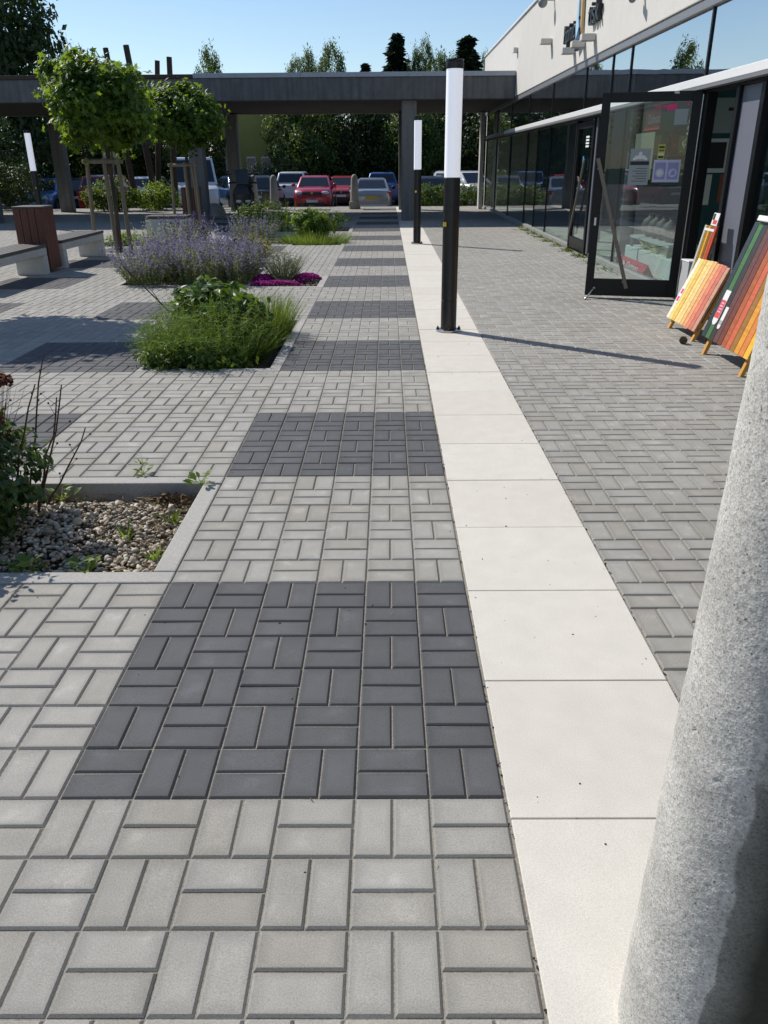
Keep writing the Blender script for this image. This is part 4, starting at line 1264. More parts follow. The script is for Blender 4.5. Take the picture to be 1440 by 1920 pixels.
bo = bollard('pale concrete bollard left of the red car that faces the plaza', -4.5, 29.9)
for lab, x, y in (('pale concrete bollard in front of the silver saloon', -1.53, 29.9), ('pale concrete bollard behind the dark scooter', -5.35, 30.6), ('pale concrete bollard by the red hatchback at the left', -11.0, 31.0)):
    c = copy_tree(bo); c.location = (x, y, 0); c['label'] = lab
t = thing('stone_dome', 'low half round concrete block on the paving left of the scooter', 'stop block', (-5.95, 26.0, 0))
m = MB(); m.ball((0, 0, .04), (.36, .36, .36), 24, 12); autosmooth(m.build('dome', M['concrete'], t), 80)

# ================================================================== motor scooter seen from the front
M['plastic'] = plain('black_plastic', (.012, .013, .016), .28, var=.2, coat=.4)
M['rubber'] = plain('tyre_rubber', (.013, .013, .013), .8, var=.3, scale=60)
M['lens'] = plain('headlight_lens', (.6, .62, .65), .08, var=.05, coat=1.)
M['mirror'] = plain('mirror_glass', (.8, .82, .85), .03, metal=1.)
t = thing('motor_scooter', 'black motor scooter parked nose on beyond the catmint, with mirrors out', 'scooter', (-4.3, 22.1, 0), R(6))
m = MB(); m.tube([(-.06, -.62, .26), (.06, -.62, .26)], .26, 24); w_ = m.build('wheel', M['rubber'], t, bevel=.04); m = MB(); m.tube([(-.065, -.62, .26), (.065, -.62, .26)], .15, 16); m.build('rim', M['steel'], w_)
m = MB(); m.tube([(-.07, .62, .26), (.07, .62, .26)], .26, 24); w_ = m.build('wheel', M['rubber'], t, bevel=.04); m = MB(); m.tube([(-.075, .62, .26), (.075, .62, .26)], .15, 16); m.build('rim', M['steel'], w_)
m = MB(); m.prism([(-.95, .42), (-.75, .56), (-.45, .56), (-.33, .38), (-.42, .34), (-.62, .47), (-.85, .40)], 'x', -.09, .09); m.build('front_fender', M['plastic'], t, bevel=.02)
m = MB()
for z, w, yf, yb in ((.30, .20, -.42, -.2), (.55, .29, -.50, -.22), (.80, .31, -.52, -.25), (.95, .24, -.46, -.28), (1.06, .14, -.40, -.28)):
    m.V.append(np.array([(-w, yb, z), (-w * .55, yf, z), (w * .55, yf, z), (w, yb, z)])); m.T.append(np.full(4, .5)); m.n += 4
for k in range(4):
    for i in range(4):
        j = (i + 1) % 4; m.F.setdefault(4, []).append(np.array([k * 4 + i, k * 4 + j, k * 4 + 4 + j, k * 4 + 4 + i])); m.M.setdefault(4, []).append(0)
m.F[4] += [np.array([3, 2, 1, 0]), np.array([16, 17, 18, 19])]; m.M[4] += [0, 0]
m.build('front_shield', M['plastic'], t, bevel=.02)
for s in (-1, 1):
    m = MB(); m.ball((s * .12, -.485, .62), (.08, .045, .05), 12, 8); autosmooth(m.build('headlight', M['lens'], t))
    m = MB(); m.tube([(0, -.3, 1.07), (s * .2, -.27, 1.1), (s * .38, -.2, 1.08)], .022, 8); m.build('handlebar', M['plastic'], t)
    m = MB(); m.tube([(s * .26, -.27, 1.1), (s * .33, -.29, 1.27)], .01, 6); m.ball((s * .36, -.29, 1.33), (.085, .025, .055), 12, 8); o = m.build('mirror', M['plastic'], t)
    m = MB(); m.ball((s * .36, -.268, 1.33), (.07, .012, .043), 12, 6); m.build('mirror_glass', M['mirror'], o)
m = MB(); m.prism([(-.43, 1.05), (-.33, 1.42), (-.31, 1.42), (-.40, 1.04)], 'x', -.17, .17); m.build('windscreen', M['plastic'], t, bevel=.01)
m = MB(); m.box(-.2, -.25, .2, .2, .3, .3); m.prism([(.1, .3), (.05, .68), (.3, .80), (.85, .84), (.95, .70), (.6, .38)], 'x', -.19, .19); m.build('body', M['plastic'], t, bevel=.03)
m = MB(); m.prism([(.05, .70), (.08, .80), (.5, .86), (.85, .9), (.86, .845), (.3, .805)], 'x', -.16, .16); m.build('seat', M['rubber'], t, bevel=.03)
m = MB(); m.box(-.22, .72, .92, .22, 1.1, 1.24); m.build('top_box', M['plastic'], t, bevel=.06)


# ================================================================== parked cars
def paint(name, c, metal=.0): return plain('paint_' + name, c, .3, metal=metal, coat=.9, var=.02)


M['car_glass'] = plain('car_glass', (.012, .016, .02), .06, spec=.8, var=.1)
M['trim'] = plain('black_trim', (.02, .02, .021), .6)
M['tail'] = plain('tail_lamp', (.42, .012, .015), .15, coat=1.)
M['plate'] = plain('number_plate', (.62, .63, .64), .5); M['plate_y'] = plain('yellow_plate', (.62, .40, .02), .5)
M['rim'] = plain('wheel_rim', (.3, .3, .31), .35, metal=.8)
M['black_gloss'] = plain('grille', (.008, .008, .009), .3)


def car(label, x, y, rz, col, kind='hatch', metal=.2, L=4.1, W=1.76, H=1.5, plate='plate'):
    """nose towards local -y"""
    t = thing({'van': 'parked_van'}.get(kind, 'parked_car'), label, 'van' if kind == 'van' else 'car', (x, y, -.5), R(rz), group='cars parked beyond the walkway')
    pm = paint(label.split()[0] + str(x), col, metal)
    hw = W / 2; h = L / 2
    if kind == 'hatch':
        st = [(-1, .30, .62, .70), (-.965, .22, .72, .86), (-.9, .18, .80, .95), (-.62, .17, .92, 1), (-.42, .17, .97, 1), (0, .17, .97, 1), (.5, .17, .99, 1), (.85, .19, 1.0, .98), (.95, .22, .96, .94), (1, .32, .9, .85)]
        gh = [(-.46, .955, .90), (.93, .97, .88)]; rf = [(-.12, .70), (.70, .68)]
    elif kind == 'suv':
        st = [(-1, .36, .72, .74), (-.965, .26, .86, .88), (-.9, .22, .96, .96), (-.62, .21, 1.04, 1), (-.42, .21, 1.08, 1), (0, .21, 1.08, 1), (.5, .21, 1.1, 1), (.88, .24, 1.1, .98), (.96, .27, 1.06, .95), (1, .38, 1.0, .88)]
        gh = [(-.46, 1.06, .91), (.94, 1.08, .9)]; rf = [(-.16, .74), (.80, .72)]
    elif kind == 'sedan':
        st = [(-1, .32, .58, .72), (-.97, .22, .68, .87), (-.9, .18, .76, .96), (-.55, .17, .88, 1), (-.36, .17, .93, 1), (0, .17, .94, 1), (.45, .17, .97, 1), (.62, .18, 1.0, 1), (.9, .2, .99, .96), (.97, .24, .95, .9), (1, .36, .86, .82)]
        gh = [(-.40, .92, .9), (.68, .98, .88)]; rf = [(-.1, .70), (.36, .68)]
    else:
        st = [(-1, .38, .85, .8), (-.97, .28, 1.0, .92), (-.9, .24, 1.12, .98), (-.72, .22, 1.22, 1), (-.6, .22, 1.25, 1), (0, .22, 1.25, 1), (.6, .22, 1.25, 1), (.96, .24, 1.25, 1), (1, .3, 1.22, .98)]
        gh = [(-.70, 1.235, .97), (.985, 1.235, .97)]; rf = [(-.42, .84), (.96, .86)]
    m = MB(); n = 12
    for (fy, zb, zt, k) in st:
        w = hw * k; zm = zb + (zt - zb) * .55
        ring = [(-.5 * w, zb), (-.93 * w, zb + .03), (-.985 * w, zb + .14), (-w, zm), (-.975 * w, zt - .09), (-.88 * w, zt - .012), (-.45 * w, zt + .012)]
        ring = ring[:6] + [(-.4 * w, zt + .015), (.4 * w, zt + .015)] + [(-a, b) for a, b in reversed(ring[:6])]
        ring = ring[:14]
        n = len(ring)
        m.V.append(np.array([(a, fy * h, b) for a, b in ring])); m.T.append(np.full(n, .5)); m.n += n
    q = []
    for i in range(len(st) - 1):
        for k in range(n):
            k1 = (k + 1) % n; q.append(np.array([i * n + k, i * n + k1, (i + 1) * n + k1, (i + 1) * n + k])[::-1])
    m.F[4] = q; m.M[4] = [0] * len(q); e = (len(st) - 1) * n
    m.F[n] = [np.arange(n), np.arange(e + n - 1, e - 1, -1)]; m.M[n] = [0, 0]
    body = m.build('body', pm, t, smooth=True); autosmooth(body, 38)
    # greenhouse: pillars and roof in paint, panes set on them
    (gy0, gz0, gk0), (gy1, gz1, gk1) = gh; (ry0, rk0), (ry1, rk1) = rf
    zr = H
    B = [(-hw * gk0, gy0 * h, gz0 - .02), (hw * gk0, gy0 * h, gz0 - .02), (hw * gk1, gy1 * h, gz1 - .02), (-hw * gk1, gy1 * h, gz1 - .02)]
    T_ = [(-hw * rk0, ry0 * h, zr - .045), (hw * rk0, ry0 * h, zr - .045), (hw * rk1, ry1 * h, zr - .06), (-hw * rk1, ry1 * h, zr - .06)]
    m = MB(); m.hexa(B, T_); m.V.append(np.array([(a * .82, (b - (ry0 + ry1) / 2 * h) * .9 + (ry0 + ry1) / 2 * h, zr) for a, b, c in T_])); m.T.append(np.full(4, .5)); m.n += 4
    for i in range(4): m.F[4].append(np.array([4 + i, 4 + (i + 1) % 4, 8 + (i + 1) % 4, 8 + i])); m.M[4].append(0)
    m.F[4].append(np.array([8, 9, 10, 11])); m.M[4].append(0)
    cab = m.build('roof', pm, t, bevel=.05, seg=3); autosmooth(cab, 50)
    B = np.array(B); T_ = np.array(T_)

    def pane(a, b, c, d, u0, u1, v0, v1, name):
        a, b, c, d = map(np.array, (a, b, c, d))
        P = lambda u, v: (a * (1 - u) + b * u) * (1 - v) + (d * (1 - u) + c * u) * v
        nrm = np.cross(b - a, d - a); nrm = nrm / np.linalg.norm(nrm)
        V = [P(u0, v0), P(u1, v0), P(u1, v1), P(u0, v1)]
        m = MB(); m.hexa([p - nrm * .01 for p in V], [p + nrm * .008 for p in V]); m.build(name, M['car_glass'], t, bevel=.004)
    pane(B[0], B[1], T_[1], T_[0], .055, .945, .10, .93, 'windscreen')
    if kind != 'van':
        pane(B[2], B[3], T_[3], T_[2], .07, .93, .16, .92, 'rear_window')
        for (a, b, c, d) in ((B[1], B[2], T_[2], T_[1]), (B[3], B[0], T_[0], T_[3])):
            pane(a, b, c, d, .1, .47, .1, .9, 'side_window'); pane(a, b, c, d, .5, .87, .1, .9, 'side_window')
    else:
        pane(B[1], B[2], T_[2], T_[1], .1, .30, .1, .75, 'side_window'); pane(B[3], B[0], T_[0], T_[3], .70, .9, .1, .75, 'side_window')
    wr = .33 if kind in ('suv', 'van') else .31
    for sy in (-.62, .62):
        for sx in (-1, 1):
            m = MB(); m.tube([(sx * (hw - .2), sy * h, wr), (sx * (hw + .012), sy * h, wr)], wr, 22); w_ = m.build('wheel', M['rubber'], t, bevel=.03)
            m = MB(); m.tube([(sx * (hw + .0), sy * h, wr), (sx * (hw + .018), sy * h, wr)], wr * .66, 14); m.build('rim', M['rim'], w_)
            m = MB(); m.tube([(sx * (hw - .1), sy * h, wr), (sx * (hw + .003), sy * h, wr)], wr + .07, 20); m.build('wheel_arch', M['trim'], t)
    zf = st[2][2]; zb_ = st[-2][2]
    for sx in (-1, 1):
        m = MB(); m.ball((sx * hw * .66, -h * .945, zf - .13), (hw * .22, .09, .085), 12, 8); autosmooth(m.build('headlight', M['lens'], t))
        m = MB(); m.box(sx * hw * .83 - .14, h * .955, zb_ - .22, sx * hw * .83 + .12, h * .985, zb_ - .04); m.build('tail_light', M['tail'], t, bevel=.02)
        m = MB(); m.ball((sx * (hw + .08), gy0 * h + .28, gz0 + .09), (.1, .06, .075), 10, 6); autosmooth(m.build('mirror', M['trim'] if metal > .25 or kind == 'van' else pm, t))
        m = MB(); m.ball((sx * hw * .68, -h * .98, .36), (.09, .05, .06), 8, 6); m.build('fog_lamp', M['trim'], t)
    m = MB(); m.box(-hw * .5, -h * 1.012, zf - .22, hw * .5, -h * .93, zf - .08); m.build('grille', M['black_gloss'], t, bevel=.02)
    m = MB(); m.box(-hw * .62, -h * 1.008, .27, hw * .62, -h * .9, .43); m.build('lower_intake', M['trim'], t, bevel=.02)
    m = MB(); m.box(-hw * .8, h * .93, .25, hw * .8, h * 1.005, .42); m.build('rear_bumper', M['trim'] if kind in ('suv', 'van') else pm, t, bevel=.03)
    m = MB(); m.box(-.26, -h * 1.018, .44, .26, -h * 1.01, .55); m.build('number_plate', M['plate'], t)
    m = MB(); m.box(-.26, h * 1.004, .62, .26, h * 1.012, .73); m.build('number_plate', M[plate], t)
    m = MB(); m.tube([(0, -h * 1.012, zf - .12), (0, -h * 1.02, zf - .12)], .055, 12); m.build('badge', M['rim'], t)
    return t


car('bright red crossover facing the plaza, front row', -3.72, 38.9, 0, (.42, .008, .03), 'suv', .15, 4.15, 1.76, 1.53)
car('silver saloon with a yellow rear plate, front row', -1.02, 37.7, 180, (.36, .37, .38), 'sedan', .55, 4.5, 1.8, 1.44, 'plate_y')
car('white estate with dark rear window behind the red crossover', -5.35, 45.2, 180, (.62, .63, .66), 'suv', .1, 4.5, 1.82, 1.66)
car('faded red old hatchback between the crossover and the saloon', -2.75, 45.0, 0, (.38, .03, .03), 'hatch', .05, 3.9, 1.66, 1.42)
car('blue hatchback half hidden behind the silver saloon', -.6, 45.2, 180, (.02, .07, .24), 'suv', .3, 4.1, 1.78, 1.6)
car('dark estate mostly hidden by the walkway column', 1.62, 37.9, 180, (.03, .03, .034), 'hatch', .4, 4.3, 1.76, 1.5)
car('black car behind the scooter, rear to the plaza', -6.3, 39.3, 180, (.012, .013, .014), 'hatch', .3, 4.2, 1.76, 1.56)
car('white delivery van standing nose forward beside the staked maple', -9.35, 38.6, 14, (.68, .69, .70), 'van', .05, 5.1, 2.0, 2.35)
car('blue hatchback parked close behind the white van', -7.75, 41.5, 25, (.02, .09, .25), 'hatch', .35, 4.1, 1.76, 1.5)
car('bright red hatchback parked beyond the first staked maple', -12.7, 36.6, 180, (.40, .015, .014), 'suv', .1, 3.9, 1.76, 1.66)
car('dark navy car parked between the left columns', -15.0, 40.2, 180, (.02, .025, .05), 'hatch', .3, 4.2, 1.76, 1.5)
car('pale blue grey car with its windscreen to the plaza at far left', -16.4, 38.8, 0, (.10, .2, .42), 'hatch', .4, 4.1, 1.76, 1.5)
car('silver car standing between the red hatchback and the white van', -12.6, 43.2, 180, (.45, .46, .48), 'hatch', .5, 4.2, 1.76, 1.5)
car('white pickup style car beyond the hedge right of the lamp post', 3.7, 42.5, 35, (.66, .67, .68), 'suv', .05, 4.4, 1.8, 1.65)
car('silver estate beyond the hedge, farthest right', 6.2, 43.6, 205, (.4, .41, .43), 'sedan', .5, 4.5, 1.8, 1.48)

# ================================================================== timber logs, leaning together
M['log'] = wood_mat('weathered_log', (.05, .033, .024), .8, .3, (20, 20, 3))
for i, (x0, y0, x1, y1, z1, r_) in enumerate(((-10.1, 31.6, -10.75, 32.2, 5.52, .12), (-9.4, 31.9, -9.95, 32.1, 5.60, .13), (-9.5, 32.4, -8.85, 32.1, 5.1, .11), (-8.75, 32.2, -8.42, 32.2, 5.22, .12))):
    t = thing('timber_pole', ['dark timber pole rising behind the first maple crown, leaning left', 'tallest dark timber pole above the walkway roof, leaning left', 'short dark timber pole above the roof, leaning right', 'upright dark timber pole above the roof, rightmost of the four'][i], 'pole', (x0, y0, 0), group='timber poles rising behind the walkway')
    m = MB(); m.tube([(0, 0, -.1), ((x1 - x0) * .5, (y1 - y0) * .5, z1 * .5), (x1 - x0, y1 - y0, z1)], [r_, r_ * .95, r_ * .85], 12); autosmooth(m.build('log', M['log'], t), 50)
# white leaning sign on a post among the shrubs
t = thing('sign_board', 'narrow white board standing edgewise among the shrubs behind the maples', 'sign', (-10.3, 29.9, 0))
m = MB(); m.box(-.03, -.03, 0, .03, .03, 2.5); m.build('post', M['grey_metal'], t); m = MB(); m.box(-.04, -.32, 1.75, -.032, .2, 2.75); m.build('panel', M['white_metal'], t); t.rotation_euler.z = R(-68)

# ================================================================== buildings far behind
M['olive'] = plain('olive_yellow_wall', (.33, .31, .09), .9, var=.06, scale=2); M['win_dark'] = plain('far_window', (.05, .06, .07), .15, spec=.8)
M['red_roof'] = plain('red_roof', (.3, .085, .045), .8, var=.2, scale=4); M['cream'] = plain('cream_wall', (.5, .45, .36), .9, var=.05)


def house(label, x, y, w, d, h, wall, rz=0, roof=True, floors=2, bays=5):
    t = thing('building', label, 'building', (x, y, -.55), R(rz))
    m = MB(); m.box(-w / 2, -d / 2, 0, w / 2, d / 2, h); m.build('wall', wall, t)
    if roof:
        m = MB(); m.prism([(-d / 2 - .5, h + .01), (d / 2 + .5, h + .01), (0, h + d * .33)], 'x', -w / 2 - .5, w / 2 + .5); m.build('roof', M['red_roof'], t)
    else:
        m = MB(); m.box(-w / 2 - .2, -d / 2 - .2, h + .003, w / 2 + .2, d / 2 + .2, h + .35); m.build('roof', M['grey_metal'], t)
    for s in (-1, 1):
        for f in range(floors):
            for b in range(bays):
                cx = -w / 2 + w * (b + .5) / bays; cz = 1.0 + f * (h - .6) / max(2, floors)
                m = MB(); m.box(cx - w / bays * .3, min(s * (d / 2 - .02), s * (d / 2 + .05)), cz, cx + w / bays * .3, max(s * (d / 2 - .02), s * (d / 2 + .05)), cz + 1.5); o = m.build('window', M['white_metal'], t)
                m = MB(); m.box(cx - w / bays * .26, min(s * (d / 2), s * (d / 2 + .06)), cz + .08, cx + w / bays * .26, max(s * (d / 2), s * (d / 2 + .06)), cz + 1.42); m.build('pane', M['win_dark'], o)
    return t


house('olive yellow building glimpsed between the trees under the walkway roof', -9.1, 58.5, 3.6, 14, 5.6, M['olive'], 0, False, 1, 4)
house('long building with a red tiled roof standing off to the left of the plaza', -42, 14, 34, 9, 3.4, M['cream'], 90, True, 1, 9)
# ================================================================== trees
M['bark'] = wood_mat('bark', (.07, .055, .045), .9, .4, (12, 12, 3))
M['maple_leaf'] = leaf_mat('maple_leaf', (.016, .048, .007), (.058, .125, .015), .36, (.36, .54, .03), .45)
M['stake'] = wood_mat('weathered_stake', (.20, .165, .115), .8, .2, (30, 30, 3))
M['tie'] = plain('rubber_tie', (.02, .02, .02), .8)


def globe_maple(label, x, y, rx, rz_, zc, seed, hs=1.72, n=5200):
    t = thing('maple_tree', label, 'tree', (x, y, 0), group='staked globe maples')
    r = np.random.default_rng(seed)
    m = MB(); m.tube([(0, 0, -.1), (.02, .01, .9), (0, .0, zc - .35), (.03, 0, zc + .2)], [.05, .042, .038, .02], 10)
    for k in range(9):
        a = k * .698 + r.random(); e = np.array([math.cos(a) * .65, math.sin(a) * .65, r.uniform(.0, .5)])
        m.tube([(0, 0, zc - .4), (e[0] * .4, e[1] * .4, zc - .2 + e[2] * .5), (e[0] * rx, e[1] * rx, zc + e[2])], [.022, .016, .006], 6)
    autosmooth(m.build('trunk', M['bark'], t), 60)
    leaf_cloud('crown', M['maple_leaf'], n, (rx, rx, rz_), .15, t, seed, 'maple', (0, 0, zc), .5, clumps=84, spread=.185, inner=.3, lump=.25)
    base = [(-.42, -.15), (.05, -.35), (.30, -.28), (.1, .4)]
    top = [(-.36, -.12), (.0, -.26), (.24, -.22), (.08, .3)]
    for (bx, by), (tx, ty) in zip(base, top):
        m = MB(); m.tube([(bx, by, -.1), (tx, ty, hs)], .036, 10); autosmooth(m.build('stake', M['stake'], t), 50)
    for a, b in ((0, 1), (1, 2), (2, 3), (3, 0)):
        m = MB(); p = np.array([*top[a], hs - .06]); q = np.array([*top[b], hs - .06]); d = (q - p) / np.linalg.norm(q - p)
        m.tube([p - d * .09, q + d * .09], .04, 10); autosmooth(m.build('cross_rail', M['stake'], t), 50)
    m = MB(); m.tube([(-.2, -.2, hs - .06), (0, 0, hs - .02), (.12, -.2, hs - .06)], .018, 6); m.build('tie', M['tie'], t)
    return t


globe_maple('staked globe maple with a large bright rimmed crown, beside the benches', -5.52, 14.55, 0.90, .74, 2.56, 11, 1.68, 8200)
globe_maple('second staked globe maple farther back, with a smaller crown by the bin', -5.42, 20.4, .84, .72, 2.68, 23, 1.6, 7200)
globe_maple('staked globe maple at the left edge whose shadow falls on the paving', -6.05, 7.9, .98, .78, 2.6, 31, 1.68, 10000)

M['deep_leaf'] = leaf_mat('deep_green_leaf', (.010, .024, .007), (.036, .066, .014), .15, (.12, .2, .025), .5)
M['mid_leaf'] = leaf_mat('mid_green_leaf', (.018, .042, .009), (.06, .11, .022), .26, (.22, .32, .04), .5)
M['needle'] = leaf_mat('conifer_needle', (.008, .02, .01), (.022, .045, .02), .1, (.05, .1, .03), .6)
M['blue_leaf'] = leaf_mat('grey_green_leaf', (.03, .05, .035), (.08, .11, .07), .2, (.15, .2, .1), .5)


def broadleaf_proto(name, seed, mat, n=8600, size=.085, clumps=130, **kw):
    """unit crown: radius 1, centred on the origin"""
    r = np.random.default_rng(seed)
    P, q, tone = clump_points(n, (1, 1, 1), r, clumps=clumps, spread=.13, inner=.35, lump=.22, **kw)
    V, F, T = leaf_geo(P, unit(q) * .6 + np.array([0, 0, .5]) + r.normal(size=(n, 3)) * .6, size * r.uniform(.6, 1.3, n), 'diamond', tone, r)
    return fast_mesh(name, V, [F], mat, None, T)


def conifer_proto(name, seed, mat, n=6200):
    """unit spruce: height 1, radius .22 at the foot"""
    r = np.random.default_rng(seed)
    nb = 190
    hz = np.sort(r.random(nb)) ** .85; an = r.random(nb) * 6.283
    rad = .21 * (1 - hz) ** .8 * r.uniform(.7, 1.12, nb) + .006
    k = r.integers(0, nb, n); u = r.random(n) ** .6
    d = np.stack([np.cos(an[k]), np.sin(an[k]), np.zeros(n)], 1)
    P = d * (rad[k] * u)[:, None] + np.stack([np.zeros(n), np.zeros(n), hz[k] - .10 * rad[k] / .2 * u ** 2], 1) + r.normal(size=(n, 3)) * [.011, .011, .007]
    V, F, T = leaf_geo(P, np.array([0, 0, 1.]) + r.normal(size=(n, 3)) * .5, .05 * r.uniform(.6, 1.3, n), 'diamond', None, r, d + np.array([0, 0, -.25]))
    return fast_mesh(name, V, [F], mat, None, T)


PRO = {'a': broadleaf_proto('broad_crown_a', 3, M['mid_leaf']), 'b': broadleaf_proto('broad_crown_b', 4, M['mid_leaf']), 'c': broadleaf_proto('broad_crown_c', 5, M['deep_leaf'], 8500),
       'd': broadleaf_proto('broad_crown_d', 6, M['deep_leaf'], 8500), 'e': broadleaf_proto('broad_crown_e', 8, M['blue_leaf'], 3600, .12, 80),
       'dd': broadleaf_proto('broad_crown_dense', 7, M['deep_leaf'], 17000, .075, 240),
       's': conifer_proto('spruce_crown', 9, M['needle']), 't': conifer_proto('spruce_crown_b', 10, M['needle']), 'p': broadleaf_proto('poplar_crown', 12, M['mid_leaf'], 10000, .15, 170)}


def tree(name, label, x, y, h, r, proto, z0=None, group='trees behind the car park', rz=None):
    """h total height; the crown starts at z0"""
    z0 = h * .22 if z0 is None else z0
    t = thing(name, label, 'tree', (x, y, -.55 if y > 32 else -.06), rng.uniform(0, 6.28) if rz is None else rz, group=group)
    con = proto in ('s', 't')
    m = MB(); m.tube([(0, 0, -.1), (.05, .03, h * .4), (0, 0, h * (.95 if con else .75))], [.028 * h ** .9 + .05, .02 * h ** .9 + .03, .02], 8)
    if not con:
        for k in range(6):
            a = k * 1.05 + rng.random(); e = rng.uniform(.45, .8)
            m.tube([(0, 0, h * .35), (math.cos(a) * r * e * .5, math.sin(a) * r * e * .5, h * .55), (math.cos(a) * r * e, math.sin(a) * r * e, h * rng.uniform(.6, .82))], [.05 + .006 * h, .04, .015], 6)
    m.build('trunk', M['bark'], t)
    o = link('crown', PRO[proto], t, (0, 0, z0 if con else (h + z0) / 2))
    o.scale = (r / .21, r / .21, h - z0) if con else (r, r, (h - z0) / 2)
    return t


# ---- the row right behind the cars: seen in shade under the walkway roof, and their tops above it
TR = [('broadleaf_tree', 'broad tree behind the red crossover, its lit edge to the left', -5.3, 49.6, 6.3, 2.1, 'a', .9),
      ('broadleaf_tree', 'dense dark tree behind the old red hatchback', -3.0, 51.5, 6.4, 2.4, 'd', .3),
      ('broadleaf_tree', 'dark leafy tree behind the silver saloon', -.4, 52, 6.4, 2.6, 'c', .3),
      ('broadleaf_tree', 'mid green tree beside the front walkway column', 1.2, 50.0, 6.2, 1.9, 'a', .6),
      ('broadleaf_tree', 'dark tree behind the near lamp post', 4.4, 51.8, 6.4, 2.5, 'd', .2),
      ('broadleaf_tree', 'dark tree by the far end of the shop', 7.2, 51.0, 6.8, 2.6, 'c', .2),
      ('broadleaf_tree', 'low bushy tree left of the olive building', -15.6, 53.0, 5.6, 2.3, 'b', .3),
      ('broadleaf_tree', 'dark tree behind the white van', -12.2, 49.5, 6.0, 2.5, 'c', .1),
      ('broadleaf_tree', 'dark tree behind the timber poles', -17.8, 50.5, 6.6, 3.0, 'd', .1),
      ('broadleaf_tree', 'dense dark tree in the shade behind the far left cars', -21.6, 48.0, 6.6, 3.4, 'c', .1),
      ('broadleaf_tree', 'huge dark tree filling the top left corner', -21.3, 43.5, 13.4, 4.3, 'dd', 1.4),
      ('broadleaf_tree', 'bushy dark tree under the roof at the far left', -16.6, 33.6, 4.2, 1.7, 'c', .1),
      ('broadleaf_tree', 'small pale tree whose tip shows above the roof left of centre', -11.0, 52.5, 8.3, 1.05, 'b', 3.2)]
for a in TR:
    tree(*a)
SK = [('conifer', 'tall pointed spruce above the middle of the walkway roof', .3, 55, 9.3, 2.3, 's', .3), ('conifer', 'spruce above the roof just left of the near lamp post', 4.7, 55, 9.2, 2.6, 't', .3),
      ('conifer', 'small spruce tip left of the pointed spruce', -1.75, 58, 8.0, 1.6, 's', .3)]
for a in SK:
    tree(*a)
PO = [('green_tree', 'conical crown above the roof, first left of the pointed spruce', -6.05, 55.5, 8.1, .85, 'b', 4.6), ('green_tree', 'conical crown above the roof, tallest of the three left of the spruce', -5.2, 55, 8.75, .85, 'a', 4.4), ('green_tree', 'broader crown above the roof, second left of the pointed spruce', -3.85, 54, 8.65, 1.15, 'b', 4.4),
      ('green_tree', 'narrow crown close right of the pointed spruce', 1.5, 54, 8.75, .7, 'a', 4.4), ('green_tree', 'narrow crown second right of the pointed spruce', 2.15, 55.5, 9.0, .7, 'b', 4.4), ('green_tree', 'rounded crown third right of the pointed spruce', 3.05, 54.5, 8.5, .95, 'a', 4.4),
      ('green_tree', 'low rounded crown just left of the lamp post cap', 3.85, 56, 8.2, .9, 'b', 4.4), ('green_tree', 'thin crown beside the roof edge of the shop', 5.9, 56, 8.3, .55, 'b', 4.4),
      ('green_tree', 'broad low crown above the roof right of the pointed spruce', 2.4, 57, 7.9, 1.3, 'c', 4), ('green_tree', 'low broad dark crown above the roof behind the lamp post', 4.1, 57.5, 7.9, 1.25, 'd', 4), ('green_tree', 'low rounded crown between the conical crowns left of the spruce', -4.6, 57, 7.7, 1.2, 'c', 4)]
for a in PO:
    tree(*a)
for i, (x, h) in enumerate(((-23.8, 10.6), (-23.0, 10.2), (-22.2, 9.6), (-21.5, 9.0))):
    o = tree('poplar_tree', ['tallest of four slim grey poplars at the far left', 'second of four slim grey poplars at the far left', 'third of four slim grey poplars at the far left', 'shortest of four slim grey poplars at the far left'][i], x, 60, h, .5, 'e', 1.5)
# ---- beside the plaza, out of frame at the left; they show in the shop windows
for i, (x, y, h, r, p) in enumerate(((-19.5, 6, 8.5, 3.0, 'a'), (-22, 17, 6, 2.6, 'b'), (-21, -2, 9, 1.9, 's'), (-24, 26, 6.5, 2.8, 'a'))):
    tree('conifer' if p in 'st' else 'broadleaf_tree', ['broad tree beside the plaza, mirrored in the shop glass', 'rounded tree at the left of the plaza near the walkway', 'tall spruce beside the plaza, mirrored in the upper windows', 'broad tree where the walkway leaves the plaza'][i], x, y, h, r, p, group='trees along the left of the plaza')
# ---- a dark mass of woodland closing the view
r_ = np.random.default_rng(77); n = 26000
P = np.stack([r_.uniform(-55, 34, n), r_.uniform(54, 59, n), r_.uniform(0, 1, n) ** .8 * 6.0 - .5], 1)
P = P[(P[:, 0] < -14.8) | (P[:, 0] > -6.4)]; n = len(P)
P[:, 2] *= .8 + .2 * np.sin(P[:, 0] * .9) + .1 * np.sin(P[:, 0] * 2.3)
V, F, T = leaf_geo(P, np.array([0, -.5, .6]) + r_.normal(size=(n, 3)) * .6, .62 * r_.uniform(.6, 1.3, n), 'diamond', None, r_)
tag(link('woodland', fast_mesh('woodland', V, [F], M['deep_leaf'], None, T)), 'dark woodland closing the view behind the trees', kind='stuff')


# ================================================================== shrubs and hedges by the car park
def bush(name, label, cat, loc, rad, n, size, mat, seed, shape='diamond', group=None, **kw):
    t = thing(name, label, cat, loc, 0, group)
    m = MB(); r = np.random.default_rng(seed)
    for k in range(6):
        a = k * 1.05; m.tube([(0, 0, -.06), (math.cos(a) * rad[0] * .5, math.sin(a) * rad[1] * .5, rad[2] * 1.3)], [.012 + rad[2] * .01, .004], 5)
    m.build('stem', M['bark'], t)
    kw.setdefault('clumps', 70); kw.setdefault('spread', .2)
    leaf_cloud('foliage', mat, n, rad, size, t, seed, shape, (0, 0, rad[2] * .95), .5, **kw)
    return t


